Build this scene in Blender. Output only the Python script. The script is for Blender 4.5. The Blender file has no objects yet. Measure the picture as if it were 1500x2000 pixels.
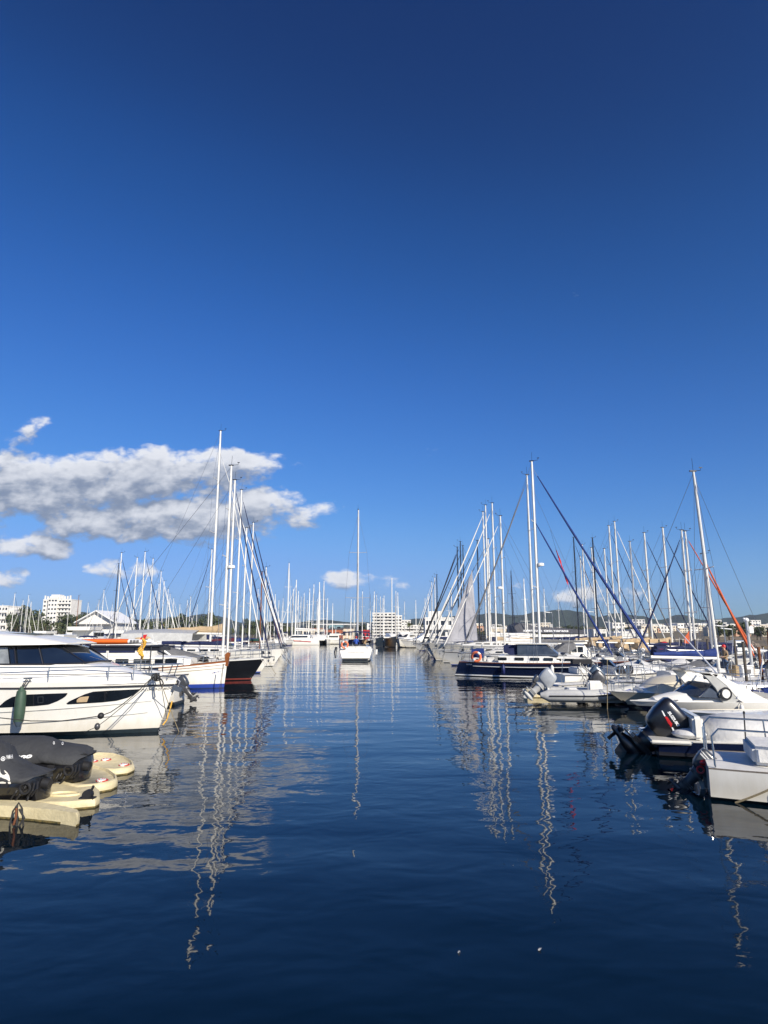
import bpy, bmesh, math, random
from mathutils import Vector, Matrix
from mathutils.bvhtree import BVHTree
R = math.radians
random.seed(7)
SC = bpy.context.scene
COL = SC.collection
# ------------------------------------------------------------------ camera
F, HZ, CH = 1250.0, 1238.0, 3.0
TH = math.atan((HZ - 1000) / F)
CT, ST = math.cos(TH), math.sin(TH)
cd = bpy.data.cameras.new('camera'); cam = bpy.data.objects.new('camera', cd); COL.objects.link(cam)
cam.location = (0, 0, CH); cam.rotation_euler = (math.pi / 2 + TH, 0, 0)
cd.sensor_fit = 'VERTICAL'; cd.sensor_height = 24; cd.lens = 24 * F / 2000
cd.clip_start = 0.1; cd.clip_end = 9000
SC.camera = cam
# ------------------------------------------------------------------ light
SUN_AZ, SUN_EL = 34.0, 29.0        # degrees right of straight behind the camera
sd = Vector((math.sin(R(SUN_AZ)) * math.cos(R(SUN_EL)), -math.cos(R(SUN_AZ)) * math.cos(R(SUN_EL)), math.sin(R(SUN_EL))))
ld = bpy.data.lights.new('sun', 'SUN'); ld.energy = 5.0; ld.angle = R(0.5); ld.color = (1, .92, .79)
sun = bpy.data.objects.new('sun', ld); COL.objects.link(sun); sun.rotation_euler = sd.to_track_quat('Z', 'Y').to_euler()
sun.location = (60, -80, 90)
SC.view_settings.view_transform = 'Standard'; SC.view_settings.look = 'None'
SC.view_settings.exposure = 0.38; SC.view_settings.gamma = 1
def ray(u, v):
    x, y = (u - 750) / F, (1000 - v) / F
    return Vector((x, CT - y * ST, ST + y * CT))
def G(u, v, z=0.0):
    d = ray(u, v); t = (z - CH) / d.z
    return Vector((d.x * t, d.y * t, z))
def W(u, v, Y):
    d = ray(u, v); t = Y / d.y
    return Vector((d.x * t, Y, CH + d.z * t))
# ------------------------------------------------------------------ world: sky and clouds
wd = bpy.data.worlds.new('World'); SC.world = wd; wd.use_nodes = True
NT = wd.node_tree; NT.nodes.clear()
class NG:
    def __init__(s, nt): s.nt = nt
    def n(s, t, **k):
        o = s.nt.nodes.new(t)
        for a, b in k.items(): setattr(o, a, b)
        return o
    def put(s, sock, v):
        if hasattr(v, 'is_output') or isinstance(v, bpy.types.NodeSocket): s.nt.links.new(v, sock)
        else: sock.default_value = v
    def m(s, op, a, b=None, c=None, clamp=False):
        o = s.n('ShaderNodeMath', operation=op); o.use_clamp = clamp
        s.put(o.inputs[0], a)
        if b is not None: s.put(o.inputs[1], b)
        if c is not None: s.put(o.inputs[2], c)
        return o.outputs[0]
    def comb(s, x, y, z=0.0):
        o = s.n('ShaderNodeCombineXYZ'); s.put(o.inputs[0], x); s.put(o.inputs[1], y); s.put(o.inputs[2], z); return o.outputs[0]
    def noise(s, vec, sc, det=3, rough=.5, dist=0.0):
        o = s.n('ShaderNodeTexNoise'); s.put(o.inputs['Vector'], vec); o.inputs['Scale'].default_value = sc
        o.inputs['Detail'].default_value = det; o.inputs['Roughness'].default_value = rough; o.inputs['Distortion'].default_value = dist
        return o.outputs['Fac']
    def mixc(s, f, a, b, bt='MIX'):
        o = s.n('ShaderNodeMix', data_type='RGBA', blend_type=bt)
        s.put(o.inputs[0], f); s.put(o.inputs[6], a); s.put(o.inputs[7], b); return o.outputs[2]
    def ramp(s, f, stops, interp='LINEAR'):
        o = s.n('ShaderNodeValToRGB'); s.put(o.inputs[0], f); cr = o.color_ramp; cr.interpolation = interp
        while len(cr.elements) < len(stops): cr.elements.new(.5)
        for e, (p, c) in zip(cr.elements, stops): e.position = p; e.color = (*c, 1) if len(c) == 3 else c
        return o.outputs[0]
    def maprange(s, v, a, b, c=0.0, d=1.0, smooth=False):
        o = s.n('ShaderNodeMapRange'); o.clamp = True
        if smooth: o.interpolation_type = 'SMOOTHSTEP'
        s.put(o.inputs[0], v)
        for i, x in enumerate((a, b, c, d)): s.put(o.inputs[1 + i], x)
        return o.outputs[0]
g = NG(NT)
sky = g.n('ShaderNodeTexSky', sky_type='NISHITA'); sky.sun_disc = False
sky.sun_elevation = R(SUN_EL); sky.sun_rotation = math.atan2(sd.x, sd.y)
sky.altitude = 0; sky.air_density = 1.0; sky.dust_density = .35; sky.ozone_density = 2.6
hs = g.n('ShaderNodeHueSaturation'); NT.links.new(sky.outputs[0], hs.inputs['Color'])
hs.inputs['Saturation'].default_value = 1.12; hs.inputs['Value'].default_value = .12
# tone of this camera's sky: a film-like curve per channel, applied to the whole sky in every direction
rc = NT.nodes.new('ShaderNodeRGBCurve'); NT.links.new(hs.outputs[0], rc.inputs['Color']); cm = rc.mapping; cm.use_clip = False; cm.extend = 'EXTRAPOLATED'
for ci, pts in enumerate((((0,0),(.053,.0058),(.078,.0135),(.135,.038),(.259,.094),(.413,.155),(.695,.225),(1,.28)),
                          ((0,0),(.117,.032),(.167,.074),(.275,.146),(.468,.262),(.648,.350),(.828,.392),(1,.44)),
                          ((0,0),(.251,.132),(.342,.262),(.507,.465),(.715,.635),(.803,.69),(1,.80)))):
    cv_ = cm.curves[ci]; cv_.points[0].location = pts[0]; cv_.points[1].location = pts[-1]
    cv_.points[1].location = (pts[-1][0], pts[-1][1]*.88)
    for p_ in pts[1:-1]: cv_.points.new(p_[0], p_[1]*(.84 if p_[1] < .12 else .89))
cm.update()
skc = NT.nodes.new('ShaderNodeVectorMath'); skc.operation = 'SCALE'; skc.inputs['Scale'].default_value = 1/.12; NT.links.new(rc.outputs[0], skc.inputs[0])
tc = g.n('ShaderNodeTexCoord'); sx = g.n('ShaderNodeSeparateXYZ'); NT.links.new(tc.outputs['Generated'], sx.inputs[0])
dy = g.m('MAXIMUM', sx.outputs[1], .05)
ca = g.m('DIVIDE', sx.outputs[0], dy); ce = g.m('DIVIDE', sx.outputs[2], dy)
# cloud banks: centre and half-axes measured in the photograph's pixels, kept as directions in the sky
CL = [(30,960,290,72,1.15),(190,935,180,52,1.1),(310,925,150,55,1.2),(400,925,110,48,1.0),(490,915,85,32,.72),(230,1015,190,46,1.05),(380,1015,190,52,1.15),
      (500,995,110,48,.95),(590,1005,80,30,.72),(60,1068,130,26,.7),(210,1035,110,28,.8),(52,836,52,30,.50),(10,1125,52,26,.6),(205,1110,50,20,.5),
      (300,1112,46,16,.42),(672,1131,60,17,.40),(764,1141,32,13,.36),(845,882,40,10,.26),(1128,1165,48,22,.42),(1010,1150,60,20,.3),(1240,1165,60,16,.22)]
def dens(a, e, cheap=False):
    env = None
    wob = g.m('MULTIPLY', g.m('SUBTRACT', g.noise(g.comb(a, e, 3.1), 9, 2), .5), .05)
    aa = g.m('ADD', a, wob)
    for (u, v, ru, rv, w) in CL:
        d = ray(u, v); a0, e0 = d.x / d.y, d.z / d.y
        d1 = ray(u + ru, v); d2 = ray(u, v - rv)
        ra, re = abs(d1.x / d1.y - a0), abs(d2.z / d2.y - e0)
        qa = g.m('MULTIPLY', g.m('SUBTRACT', aa, a0), 1 / ra); qe = g.m('MULTIPLY', g.m('SUBTRACT', e, e0), 1 / re)
        r2 = g.m('ADD', g.m('MULTIPLY', qa, qa), g.m('MULTIPLY', qe, qe))
        k = g.m('MULTIPLY', g.m('SUBTRACT', 1.3, r2), w * .75)
        env = k if env is None else g.m('SMOOTH_MAX', env, k, .12)
    env = g.m('MINIMUM', g.m('MAXIMUM', env, -.6), 1.0)
    v = g.comb(a, g.m('MULTIPLY', e, 1.7), .37)
    n1 = g.noise(v, 11, 9, .60, .1)
    wv = g.n('ShaderNodeTexNoise'); NT.links.new(v, wv.inputs['Vector']); wv.inputs['Scale'].default_value = 16; wv.inputs['Detail'].default_value = 3
    sc_ = g.n('ShaderNodeVectorMath', operation='MULTIPLY_ADD'); NT.links.new(wv.outputs['Color'], sc_.inputs[0]); sc_.inputs[1].default_value = (.05, .05, .05); NT.links.new(v, sc_.inputs[2])
    vo = g.n('ShaderNodeTexVoronoi', feature='F1'); NT.links.new(sc_.outputs[0], vo.inputs['Vector']); vo.inputs['Scale'].default_value = 24; vo.inputs['Detail'].default_value = 2; vo.inputs['Roughness'].default_value = .55
    puff = g.m('MULTIPLY', g.m('SUBTRACT', .60, vo.outputs['Distance']), .52)
    return g.m('ADD', g.m('ADD', env, puff), g.m('MULTIPLY', g.m('SUBTRACT', n1, .47), 2.7))
d0 = dens(ca, ce)
d1 = dens(g.m('ADD', ca, .006), g.m('ADD', ce, .024))
alpha = g.maprange(d0, .08, .66, 0, .96, True)
lit = g.maprange(g.m('SUBTRACT', d0, g.m('MULTIPLY', d1, 1.0)), -.55, .85, 0, 1, True)  # cloud light and shade painted into the sky colour from density differences
thick = g.maprange(d0, .5, 2.0, 1.0, .50)
cc = g.mixc(g.m('MULTIPLY', lit, thick), (1.55, 1.90, 2.65, 1), (5.7, 5.8, 6.1, 1))
fin = g.mixc(g.m('MULTIPLY', alpha, g.m('GREATER_THAN', sx.outputs[1], .06)), skc.outputs[0], cc)
bg = g.n('ShaderNodeBackground'); bg.inputs[1].default_value = .12
NT.links.new(fin, bg.inputs[0]); wo = g.n('ShaderNodeOutputWorld'); NT.links.new(bg.outputs[0], wo.inputs[0])
# ------------------------------------------------------------------ materials
MATS = {}
def mat(name, col, rough=.5, metal=0.0, var=.0, vs=4.0, col2=None, bump=0.0, bs=20.0, spec=.5, coat=0.0, lo=.35, hi=.7, trans=0.0, det=4, stretch=None):
    if name in MATS: return MATS[name]
    m = bpy.data.materials.new(name); m.use_nodes = True; MATS[name] = m
    nt = m.node_tree; q = NG(nt); b = nt.nodes['Principled BSDF']
    b.inputs['Roughness'].default_value = rough; b.inputs['Metallic'].default_value = metal
    b.inputs['Specular IOR Level'].default_value = spec; b.inputs['Coat Weight'].default_value = coat
    if trans: b.inputs['Transmission Weight'].default_value = trans
    t = q.n('ShaderNodeTexCoord')
    vec = t.outputs['Object']
    if stretch:
        mp = q.n('ShaderNodeMapping'); nt.links.new(vec, mp.inputs[0]); mp.inputs['Scale'].default_value = stretch; vec = mp.outputs[0]
    if col2 is None: col2 = tuple(c * (1 - var) for c in col)
    nz = q.noise(vec, vs, det, .6)
    f = q.maprange(nz, lo, hi)
    nt.links.new(q.mixc(f, (*col, 1), (*col2, 1)), b.inputs['Base Color'])
    if bump:
        bn = q.n('ShaderNodeBump'); bn.inputs['Strength'].default_value = 1; bn.inputs['Distance'].default_value = bump
        nt.links.new(q.noise(vec, bs, 4, .55), bn.inputs['Height']); nt.links.new(bn.outputs[0], b.inputs['Normal'])
    return m
mat('gelcoat', (.80, .78, .72), .22, var=.10, vs=1.3, coat=.3)
mat('gelcoat_old', (.66, .63, .55), .4, var=.18, vs=2.2)
mat('gelcoat_cream', (.66, .60, .47), .38, var=.16, vs=2.0)
mat('deck_white', (.72, .70, .65), .55, var=.18, vs=3.0)
mat('deck_grey', (.42, .42, .40), .6, var=.2, vs=4)
mat('navy', (.008, .014, .045), .12, var=.3, vs=1.5, coat=.6)
mat('black_hull', (.010, .011, .014), .13, var=.3, vs=1.5, coat=.5)
mat('antifoul_dark', (.010, .022, .030), .6, var=.4, vs=6)
mat('antifoul_blue', (.012, .03, .13), .6, var=.4, vs=5)
mat('antifoul_red', (.22, .03, .018), .6, var=.4, vs=5)
mat('stripe_dark', (.02, .02, .025), .3)
mat('stripe_white', (.75, .74, .7), .3)
mat('stripe_blue', (.02, .05, .28), .3)
mat('glass', (.010, .014, .020), .04, spec=.8, coat=.5, var=.5, vs=1.2)
mat('glass_grey', (.06, .07, .08), .06, spec=.8, coat=.4, var=.6, vs=2.0)
mat('glass_pale', (.28, .30, .30), .08, spec=.8, coat=.4, var=.5, vs=3.0)
mat('steel', (.60, .60, .60), .22, metal=1.0)
mat('steel_dull', (.35, .35, .35), .35, metal=.9)
mat('mast_white', (.80, .78, .72), .35, var=.12, vs=1.0)
mat('mast_silver', (.60, .59, .57), .35, metal=.35, var=.15, vs=1)
mat('mast_dark', (.018, .020, .028), .3)
mat('mast_wood', (.24, .085, .030), .4, var=.4, vs=3, stretch=(4, 4, .6))
mat('canvas_navy', (.010, .018, .075), .85, var=.35, vs=3, bump=.02, bs=9)
mat('canvas_blue', (.008, .035, .19), .8, var=.4, vs=3, bump=.03, bs=8)
mat('canvas_grey', (.16, .16, .165), .9, var=.3, vs=3, bump=.02, bs=9)
mat('canvas_tan', (.50, .37, .22), .9, var=.25, vs=3, bump=.02, bs=9)
mat('canvas_white', (.68, .67, .64), .85, var=.15, vs=2.5, bump=.02, bs=7)
mat('canvas_burgundy', (.11, .012, .022), .85, var=.3, vs=3, bump=.02, bs=9)
mat('canvas_orange', (.60, .11, .03), .8, var=.2, vs=3, bump=.01, bs=9)
mat('canvas_red', (.50, .015, .02), .8, var=.3, vs=3, bump=.01, bs=9)
mat('canvas_black', (.018, .018, .022), .85, var=.3, vs=3, bump=.02, bs=9)
mat('canvas_green', (.012, .06, .04), .85, var=.3, vs=3)
mat('cover_charcoal', (.040, .042, .046), .8, var=.35, vs=2.2, bump=.035, bs=5)
mat('sail_grey', (.34, .34, .37), .8, var=.25, vs=1.2, bump=.03, bs=2)
mat('rubber', (.015, .015, .017), .6, var=.3, vs=10)
mat('hypalon', (.50, .50, .48), .5, var=.2, vs=3)
mat('plastic_beige', (.70, .60, .36), .6, var=.28, vs=5, col2=(.55, .47, .28), bump=.01, bs=14)
mat('slime', (.22, .16, .05), .7, var=.5, vs=14, col2=(.05, .05, .02))
mat('cowl_black', (.010, .010, .012), .28, coat=.45, var=.2, vs=2)
mat('cowl_grey', (.055, .06, .068), .3, coat=.2, var=.25, vs=4)
mat('cowl_light', (.36, .38, .40), .3, coat=.2, var=.2, vs=4)
mat('cowl_blue', (.07, .10, .14), .25, coat=.3, var=.2, vs=4)
mat('leg_metal', (.10, .10, .105), .35, metal=.4, var=.4, vs=12)
mat('orange', (.80, .16, .025), .4, var=.1, vs=3)
mat('ring_orange', (.85, .21, .09), .5, var=.15, vs=6)
mat('white_paint', (.80, .80, .78), .4, var=.08, vs=3)
mat('red_paint', (.55, .02, .02), .35, var=.1)
mat('fender_green', (.045, .085, .055), .55, var=.25, vs=5)
mat('fender_blue', (.010, .018, .10), .5, var=.2, vs=5)
mat('fender_white', (.70, .69, .66), .45, var=.2, vs=5)
mat('rope_dark', (.035, .035, .035), .9, var=.5, vs=40)
mat('rope_tan', (.30, .24, .14), .9, var=.4, vs=30)
mat('rope_white', (.55, .53, .48), .9, var=.3, vs=30)
mat('yellow_line', (.75, .42, .06), .6, var=.2)
mat('teak', (.20, .11, .055), .6, var=.45, vs=6, stretch=(1, 8, 8))
mat('varnish', (.28, .09, .025), .2, var=.4, vs=4, coat=.5)
mat('wood_grey', (.20, .17, .14), .8, var=.4, vs=5, stretch=(8, 1, 8))
mat('wood_pale', (.42, .31, .17), .75, var=.3, vs=4)
mat('concrete', (.30, .28, .25), .85, var=.35, vs=2.5, bump=.02, bs=8)
mat('rust', (.20, .07, .025), .8, var=.5, vs=9)
mat('pile', (.10, .085, .07), .8, var=.5, vs=4)
mat('stone', (.26, .21, .17), .9, var=.5, vs=1.2, bump=.3, bs=1.5)
mat('wall_white', (.76, .74, .69), .8, var=.10, vs=.3)
mat('wall_cream', (.66, .58, .45), .8, var=.15, vs=.3)
mat('wall_pink', (.55, .33, .22), .8, var=.15, vs=.3)
mat('brick_red', (.40, .12, .06), .8, var=.25, vs=.6)
mat('teal_wall', (.20, .32, .36), .7, var=.2, vs=.5)
mat('roof_dark', (.075, .075, .085), .7, var=.2, vs=.5)
mat('roof_tile', (.36, .15, .08), .8, var=.3, vs=.8)
mat('window_dark', (.035, .045, .06), .15, spec=.7, var=.6, vs=.6)
mat('shade_slab', (.62, .60, .56), .8, var=.15, vs=.4)
mat('skin', (.50, .27, .18), .6)
mat('jeans', (.07, .12, .22), .85, var=.3, vs=20)
mat('jacket_tan', (.34, .23, .13), .85, var=.25, vs=15)
mat('jacket_blue', (.02, .08, .42), .8, var=.2, vs=15)
mat('hair', (.03, .018, .01), .7)
mat('bark', (.09, .065, .045), .9, var=.4, vs=3)
mat('leaf_dark', (.035, .055, .022), .8, var=.5, vs=.6, col2=(.075, .085, .035))
mat('leaf_mid', (.07, .09, .035), .8, var=.5, vs=.6, col2=(.12, .13, .05))
mat('hill_forest', (.042, .060, .036), .95, vs=.045, col2=(.018, .030, .018), det=9, lo=.38, hi=.60, bump=6, bs=.06)
mat('soil', (.20, .14, .09), .95, var=.4, vs=.08, col2=(.10, .10, .05))
mat('paving', (.34, .31, .27), .85, var=.3, vs=.3)
def stain(name, z0=.10, z1=.62):
    m = MATS[name]; nt = m.node_tree; q = NG(nt); b = nt.nodes['Principled BSDF']; l = b.inputs['Base Color'].links[0].from_socket
    t = q.n('ShaderNodeTexCoord'); sp = q.n('ShaderNodeSeparateXYZ'); nt.links.new(t.outputs['Object'], sp.inputs[0])
    mp = q.n('ShaderNodeMapping'); nt.links.new(t.outputs['Object'], mp.inputs[0]); mp.inputs['Scale'].default_value = (3.2, 3.2, .5)
    n_ = q.noise(mp.outputs[0], 1.6, 6, .65); zz = q.m('ADD', sp.outputs[2], q.m('MULTIPLY', q.m('SUBTRACT', n_, .5), .55))
    f = q.m('MULTIPLY', q.maprange(zz, z0, z1, 1, 0, True), .42); streak = q.m('MULTIPLY', q.maprange(n_, .58, .74), .22)
    nt.links.new(q.mixc(q.m('MAXIMUM', f, streak), l, (.42, .36, .24, 1)), b.inputs['Base Color'])
stain('gelcoat'); stain('gelcoat_old'); stain('gelcoat_cream')
def M(*n): return [MATS[x] for x in n]
# ------------------------------------------------------------------ mesh builder
class MB:
    def __init__(s): s.v = []; s.f = []; s.mi = []; s.M = None
    def add(s, vs, fs, mi=0):
        o = len(s.v)
        s.v += [tuple(s.M @ Vector(p)) if s.M else tuple(p) for p in vs]
        s.f += [tuple(i + o for i in f) for f in fs]
        s.mi += (mi if isinstance(mi, list) else [mi] * len(fs))
        return s
    def box(s, c, d, rz=0, mi=0, ry=0):
        x, y, z = d[0] / 2, d[1] / 2, d[2] / 2
        mm = Matrix.Translation(c) @ Matrix.Rotation(rz, 4, 'Z') @ Matrix.Rotation(ry, 4, 'Y')
        vs = [mm @ Vector(p) for p in ((-x,-y,-z),(x,-y,-z),(x,y,-z),(-x,y,-z),(-x,-y,z),(x,-y,z),(x,y,z),(-x,y,z))]
        return s.add(vs, [(0,3,2,1),(4,5,6,7),(0,1,5,4),(1,2,6,5),(2,3,7,6),(3,0,4,7)], mi)
    def loft(s, rings, closed=True, cap=True, mi=0, rowmi=None):
        n = len(rings[0]); vs = [p for r in rings for p in r]; fs = []; ms = []
        for i in range(len(rings) - 1):
            for j in range(n if closed else n - 1):
                k = (j + 1) % n
                fs.append((i*n+j, i*n+k, (i+1)*n+k, (i+1)*n+j)); ms.append(rowmi[j] if rowmi else mi)
        if cap:
            fs.append(tuple(range(n))[::-1]); ms.append(mi if not rowmi else cap - 1 if isinstance(cap, int) and cap > 1 else rowmi[0])
            fs.append(tuple((len(rings)-1)*n + j for j in range(n))); ms.append(ms[-1])
        return s.add(vs, fs, ms)
    def tube(s, pts, r, n=6, r2=None, mi=0, flat=1.0):
        pts = [Vector(p) for p in pts]; rings = []
        m = len(pts); prev = None
        for i, p in enumerate(pts):
            t = (pts[min(i+1, m-1)] - pts[max(i-1, 0)]); t.normalize()
            a = Vector((0, 0, 1)) if abs(t.z) < .9 else Vector((0, 1, 0))
            if prev is not None: a = prev
            b = t.cross(a)
            if b.length < 1e-4: b = t.cross(Vector((1, 0, 0)))
            b.normalize(); a = b.cross(t); a.normalize(); prev = a
            rr = r if r2 is None else r + (r2 - r) * i / max(1, m-1)
            if isinstance(r, (list, tuple)): rr = r[i]
            rings.append([p + (a * math.cos(2*math.pi*j/n) + b * flat * math.sin(2*math.pi*j/n)) * rr for j in range(n)])
        return s.loft(rings, mi=mi)
    def ell(s, c, r, nu=10, nv=6, mi=0):
        rings = []
        for i in range(nv + 1):
            a = -math.pi/2 + math.pi * i / nv; k = max(math.cos(a), .02)
            rings.append([(c[0] + r[0]*k*math.cos(2*math.pi*j/nu), c[1] + r[1]*k*math.sin(2*math.pi*j/nu), c[2] + r[2]*math.sin(a)) for j in range(nu)])
        return s.loft(rings, mi=mi)
    def prism(s, poly, z0, z1, mi=0, mt=None):
        n = len(poly)
        vs = [(p[0], p[1], z0) for p in poly] + [(p[0], p[1], z1) for p in poly]
        fs = [tuple(range(n))[::-1], tuple(range(n, 2*n))] + [(j, (j+1) % n, n+(j+1) % n, n+j) for j in range(n)]
        return s.add(vs, fs, [mi, mi if mt is None else mt] + [mi]*n)
    def plate(s, poly, y0, y1, mi=0):      # polygon in the x-z plane given thickness along y
        n = len(poly)
        vs = [(p[0], y0, p[1]) for p in poly] + [(p[0], y1, p[1]) for p in poly]
        fs = [tuple(range(n)), tuple(range(n, 2*n))[::-1]] + [(j, n+j, n+(j+1) % n, (j+1) % n) for j in range(n)]
        return s.add(vs, fs, mi)
    def torus(s, c, R1, r, ax='y', n=20, k=8, mi=0, mfun=None):
        rings = []
        for i in range(n):
            a = 2*math.pi*i/n; ring = []
            for j in range(k):
                b = 2*math.pi*j/k; q = R1 + r*math.cos(b); h = r*math.sin(b)
                P = {'y': (q*math.cos(a), h, q*math.sin(a)), 'z': (q*math.cos(a), q*math.sin(a), h), 'x': (h, q*math.cos(a), q*math.sin(a))}[ax]
                ring.append((c[0]+P[0], c[1]+P[1], c[2]+P[2]))
            rings.append(ring)
        vs = [p for r_ in rings for p in r_]; fs = []; ms = []
        for i in range(n):
            for j in range(k):
                fs.append((i*k+j, i*k+(j+1) % k, ((i+1) % n)*k+(j+1) % k, ((i+1) % n)*k+j)); ms.append(mfun(i) if mfun else mi)
        return s.add(vs, fs, ms)
    def build(s, name, mats, parent=None, smooth=35, bevel=0, loc=None, rz=0):
        me = bpy.data.meshes.new(name); me.from_pydata(s.v, [], s.f)
        for m_ in (M(*mats) if isinstance(mats, (list, tuple)) else M(mats)): me.materials.append(m_)
        me.polygons.foreach_set('material_index', s.mi)
        bm = bmesh.new(); bm.from_mesh(me); bmesh.ops.recalc_face_normals(bm, faces=bm.faces)
        if bevel: bmesh.ops.bevel(bm, geom=[e for e in bm.edges if len(e.link_faces) == 2 and e.calc_face_angle(0) > .6], offset=bevel, segments=2, affect='EDGES', clamp_overlap=True)
        bm.to_mesh(me); bm.free()
        if smooth:
            me.polygons.foreach_set('use_smooth', [True]*len(me.polygons)); me.set_sharp_from_angle(angle=R(smooth))
        o = bpy.data.objects.new(name, me); COL.objects.link(o)
        if parent: o.parent = parent
        if loc is not None: o.location = loc
        o.rotation_euler = (0, 0, rz)
        return o
def tag(o, label=None, cat=None, group=None, kind=None):
    if label: o['label'] = label
    if cat: o['category'] = cat
    if group: o['group'] = group
    if kind: o['kind'] = kind
    return o
def thing(name, label, cat, loc=(0,0,0), rz=0.0, group=None):
    o = bpy.data.objects.new(name, None); COL.objects.link(o); o.location = loc; o.rotation_euler = (0, 0, rz)
    o.empty_display_size = .2
    return tag(o, label, cat, group)
KIDS = {}
def kids(o): return [c for c in bpy.data.objects if c.parent == o]
def dup(root, loc, rz, label=None, group=None, scale=None):
    def rec(o, par):
        c = o.copy(); COL.objects.link(c)
        if par: c.parent = par
        for k in cache.get(o, ()): rec(k, c)
        return c
    cache = KIDS.get(root)
    if cache is None:
        cache = {}
        for o in kids(root):
            cache.setdefault(root, []).append(o)
            for q in kids(o): cache.setdefault(o, []).append(q)
        KIDS[root] = cache
    r = rec(root, None); r.location = loc; r.rotation_euler = (0, 0, rz)
    if scale: r.scale = (scale,)*3 if not isinstance(scale, tuple) else scale
    if label: r['label'] = label
    if group: r['group'] = group
    return r
def wm(root): return Matrix.Translation(root.location) @ root.rotation_euler.to_matrix().to_4x4()
def decal(name, root, targets, px, faces, mats, off=.012, parent=None, mi=0, thick=0):
    """lay a thin sheet on the surface of a part, its outline given where the photograph shows it"""
    mw = wm(root); vs = []; fs = []
    for t in targets:
        o = len(vs); m2 = mw @ (wm(t) if t.parent else Matrix())
        vs += [m2 @ v.co for v in t.data.vertices]; fs += [[i+o for i in p.vertices] for p in t.data.polygons]
    bv = BVHTree.FromPolygons(vs, fs); inv = mw.inverted(); out = []; last = None; O = Vector((0, 0, CH))
    for (u, v) in px:
        d = ray(u, v).normalized(); hit = bv.ray_cast(O, d)
        if hit[0] is None:
            p = O + d * (last if last else 20)
        else:
            nn = hit[1] if hit[1].dot(d) < 0 else -hit[1]
            p = hit[0] + nn * off; last = hit[3]
        out.append(inv @ p)
    b = MB(); b.add(out, faces, mi); return b.build(name, mats, parent or root, smooth=60)
def polyfill(poly, step=6):
    """outline -> pieces: fan of thin vertical slices so the sheet follows a curved surface"""
    xs = sorted(set([p[0] for p in poly])); x0, x1 = xs[0], xs[-1]; n = max(2, int((x1-x0)/step)); px = []; fs = []
    for i in range(n+1):
        x = x0 + (x1-x0)*min(max(i/n, .001), .999)+.00137; ys = []
        for a, b in zip(poly, poly[1:]+poly[:1]):
            if (a[0]-x)*(b[0]-x) < 0: ys.append(a[1]+(b[1]-a[1])*(x-a[0])/(b[0]-a[0]))
        ys = sorted(ys) if len(ys) >= 2 else [poly[0][1]]*2
        m = (ys[0]+ys[-1])/2
        px += [(x, ys[0]), (x, m), (x, ys[-1])]
    for i in range(n):
        for j in (0, 1): fs.append((i*3+j, i*3+j+1, i*3+j+4, i*3+j+3))
    return px, fs
def text2d(s, shear=0.0, bold=0.0):
    cu = bpy.data.curves.new('lettering', 'FONT'); cu.body = s; cu.shear = shear; cu.offset = bold; cu.resolution_u = 2
    ob = bpy.data.objects.new('lettering', cu); COL.objects.link(ob)
    dg = bpy.context.evaluated_depsgraph_get(); me = bpy.data.meshes.new_from_object(ob.evaluated_get(dg))
    vs = [tuple(v.co[:2]) for v in me.vertices]; fs = [tuple(p.vertices) for p in me.polygons]
    bpy.data.objects.remove(ob); bpy.data.curves.remove(cu); bpy.data.meshes.remove(me)
    x0 = min(v[0] for v in vs); x1 = max(v[0] for v in vs); y0 = min(v[1] for v in vs); y1 = max(v[1] for v in vs)
    return [((x-x0)/(x1-x0), (y-y0)/(y1-y0)) for x, y in vs], fs
def text_px(s, p0, p1, h, shear=0., bold=0.):      # p0..p1 baseline in photo pixels, h letter height vector
    vs, fs = text2d(s, shear, bold)
    return [(p0[0]+(p1[0]-p0[0])*x + h[0]*y, p0[1]+(p1[1]-p0[1])*x + h[1]*y) for x, y in vs], fs
# ------------------------------------------------------------------ setting: water, hills, ground
def water():
    b = MB(); b.add([(-900,-60,0),(900,-60,0),(900,1500,0),(-900,1500,0)], [(0,1,2,3)])
    m = bpy.data.materials.new('harbour_water'); m.use_nodes = True; MATS['harbour_water'] = m
    nt = m.node_tree; q = NG(nt); p = nt.nodes['Principled BSDF']
    p.inputs['Base Color'].default_value = (.0005, .0052, .0104, 1); p.inputs['Roughness'].default_value = .012
    p.inputs['IOR'].default_value = 1.333
    t = q.n('ShaderNodeTexCoord')
    def lay(sc, rot, scale, det, dist=0.):
        mp = q.n('ShaderNodeMapping'); nt.links.new(t.outputs['Object'], mp.inputs[0])
        mp.inputs['Scale'].default_value = sc; mp.inputs['Rotation'].default_value = (0, 0, R(rot))
        return q.noise(mp.outputs[0], scale, det, .5, dist)
    big = lay((.35, 1, 1), 8, .45, 1.5)         # long swell
    mid = lay((.7, 1, 1), -14, 1.5, 2, .3)      # ripples
    fin = lay((.8, 1, 1), 5, 5.5, 2, .2)
    patch = q.maprange(lay((.5, 1, 1), 20, .09, 1), .40, .62, .25, 1.0)
    h = q.m('ADD', q.m('MULTIPLY', big, .055), q.m('ADD', q.m('MULTIPLY', mid, .0135), q.m('MULTIPLY', q.m('MULTIPLY', fin, .0036), patch)))
    bn = q.n('ShaderNodeBump'); bn.inputs['Strength'].default_value = 1; bn.inputs['Distance'].default_value = 1.0
    nt.links.new(h, bn.inputs['Height']); nt.links.new(bn.outputs[0], p.inputs['Normal'])
    tag(b.build('water', ['harbour_water'], smooth=0), kind='structure')
water()
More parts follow.
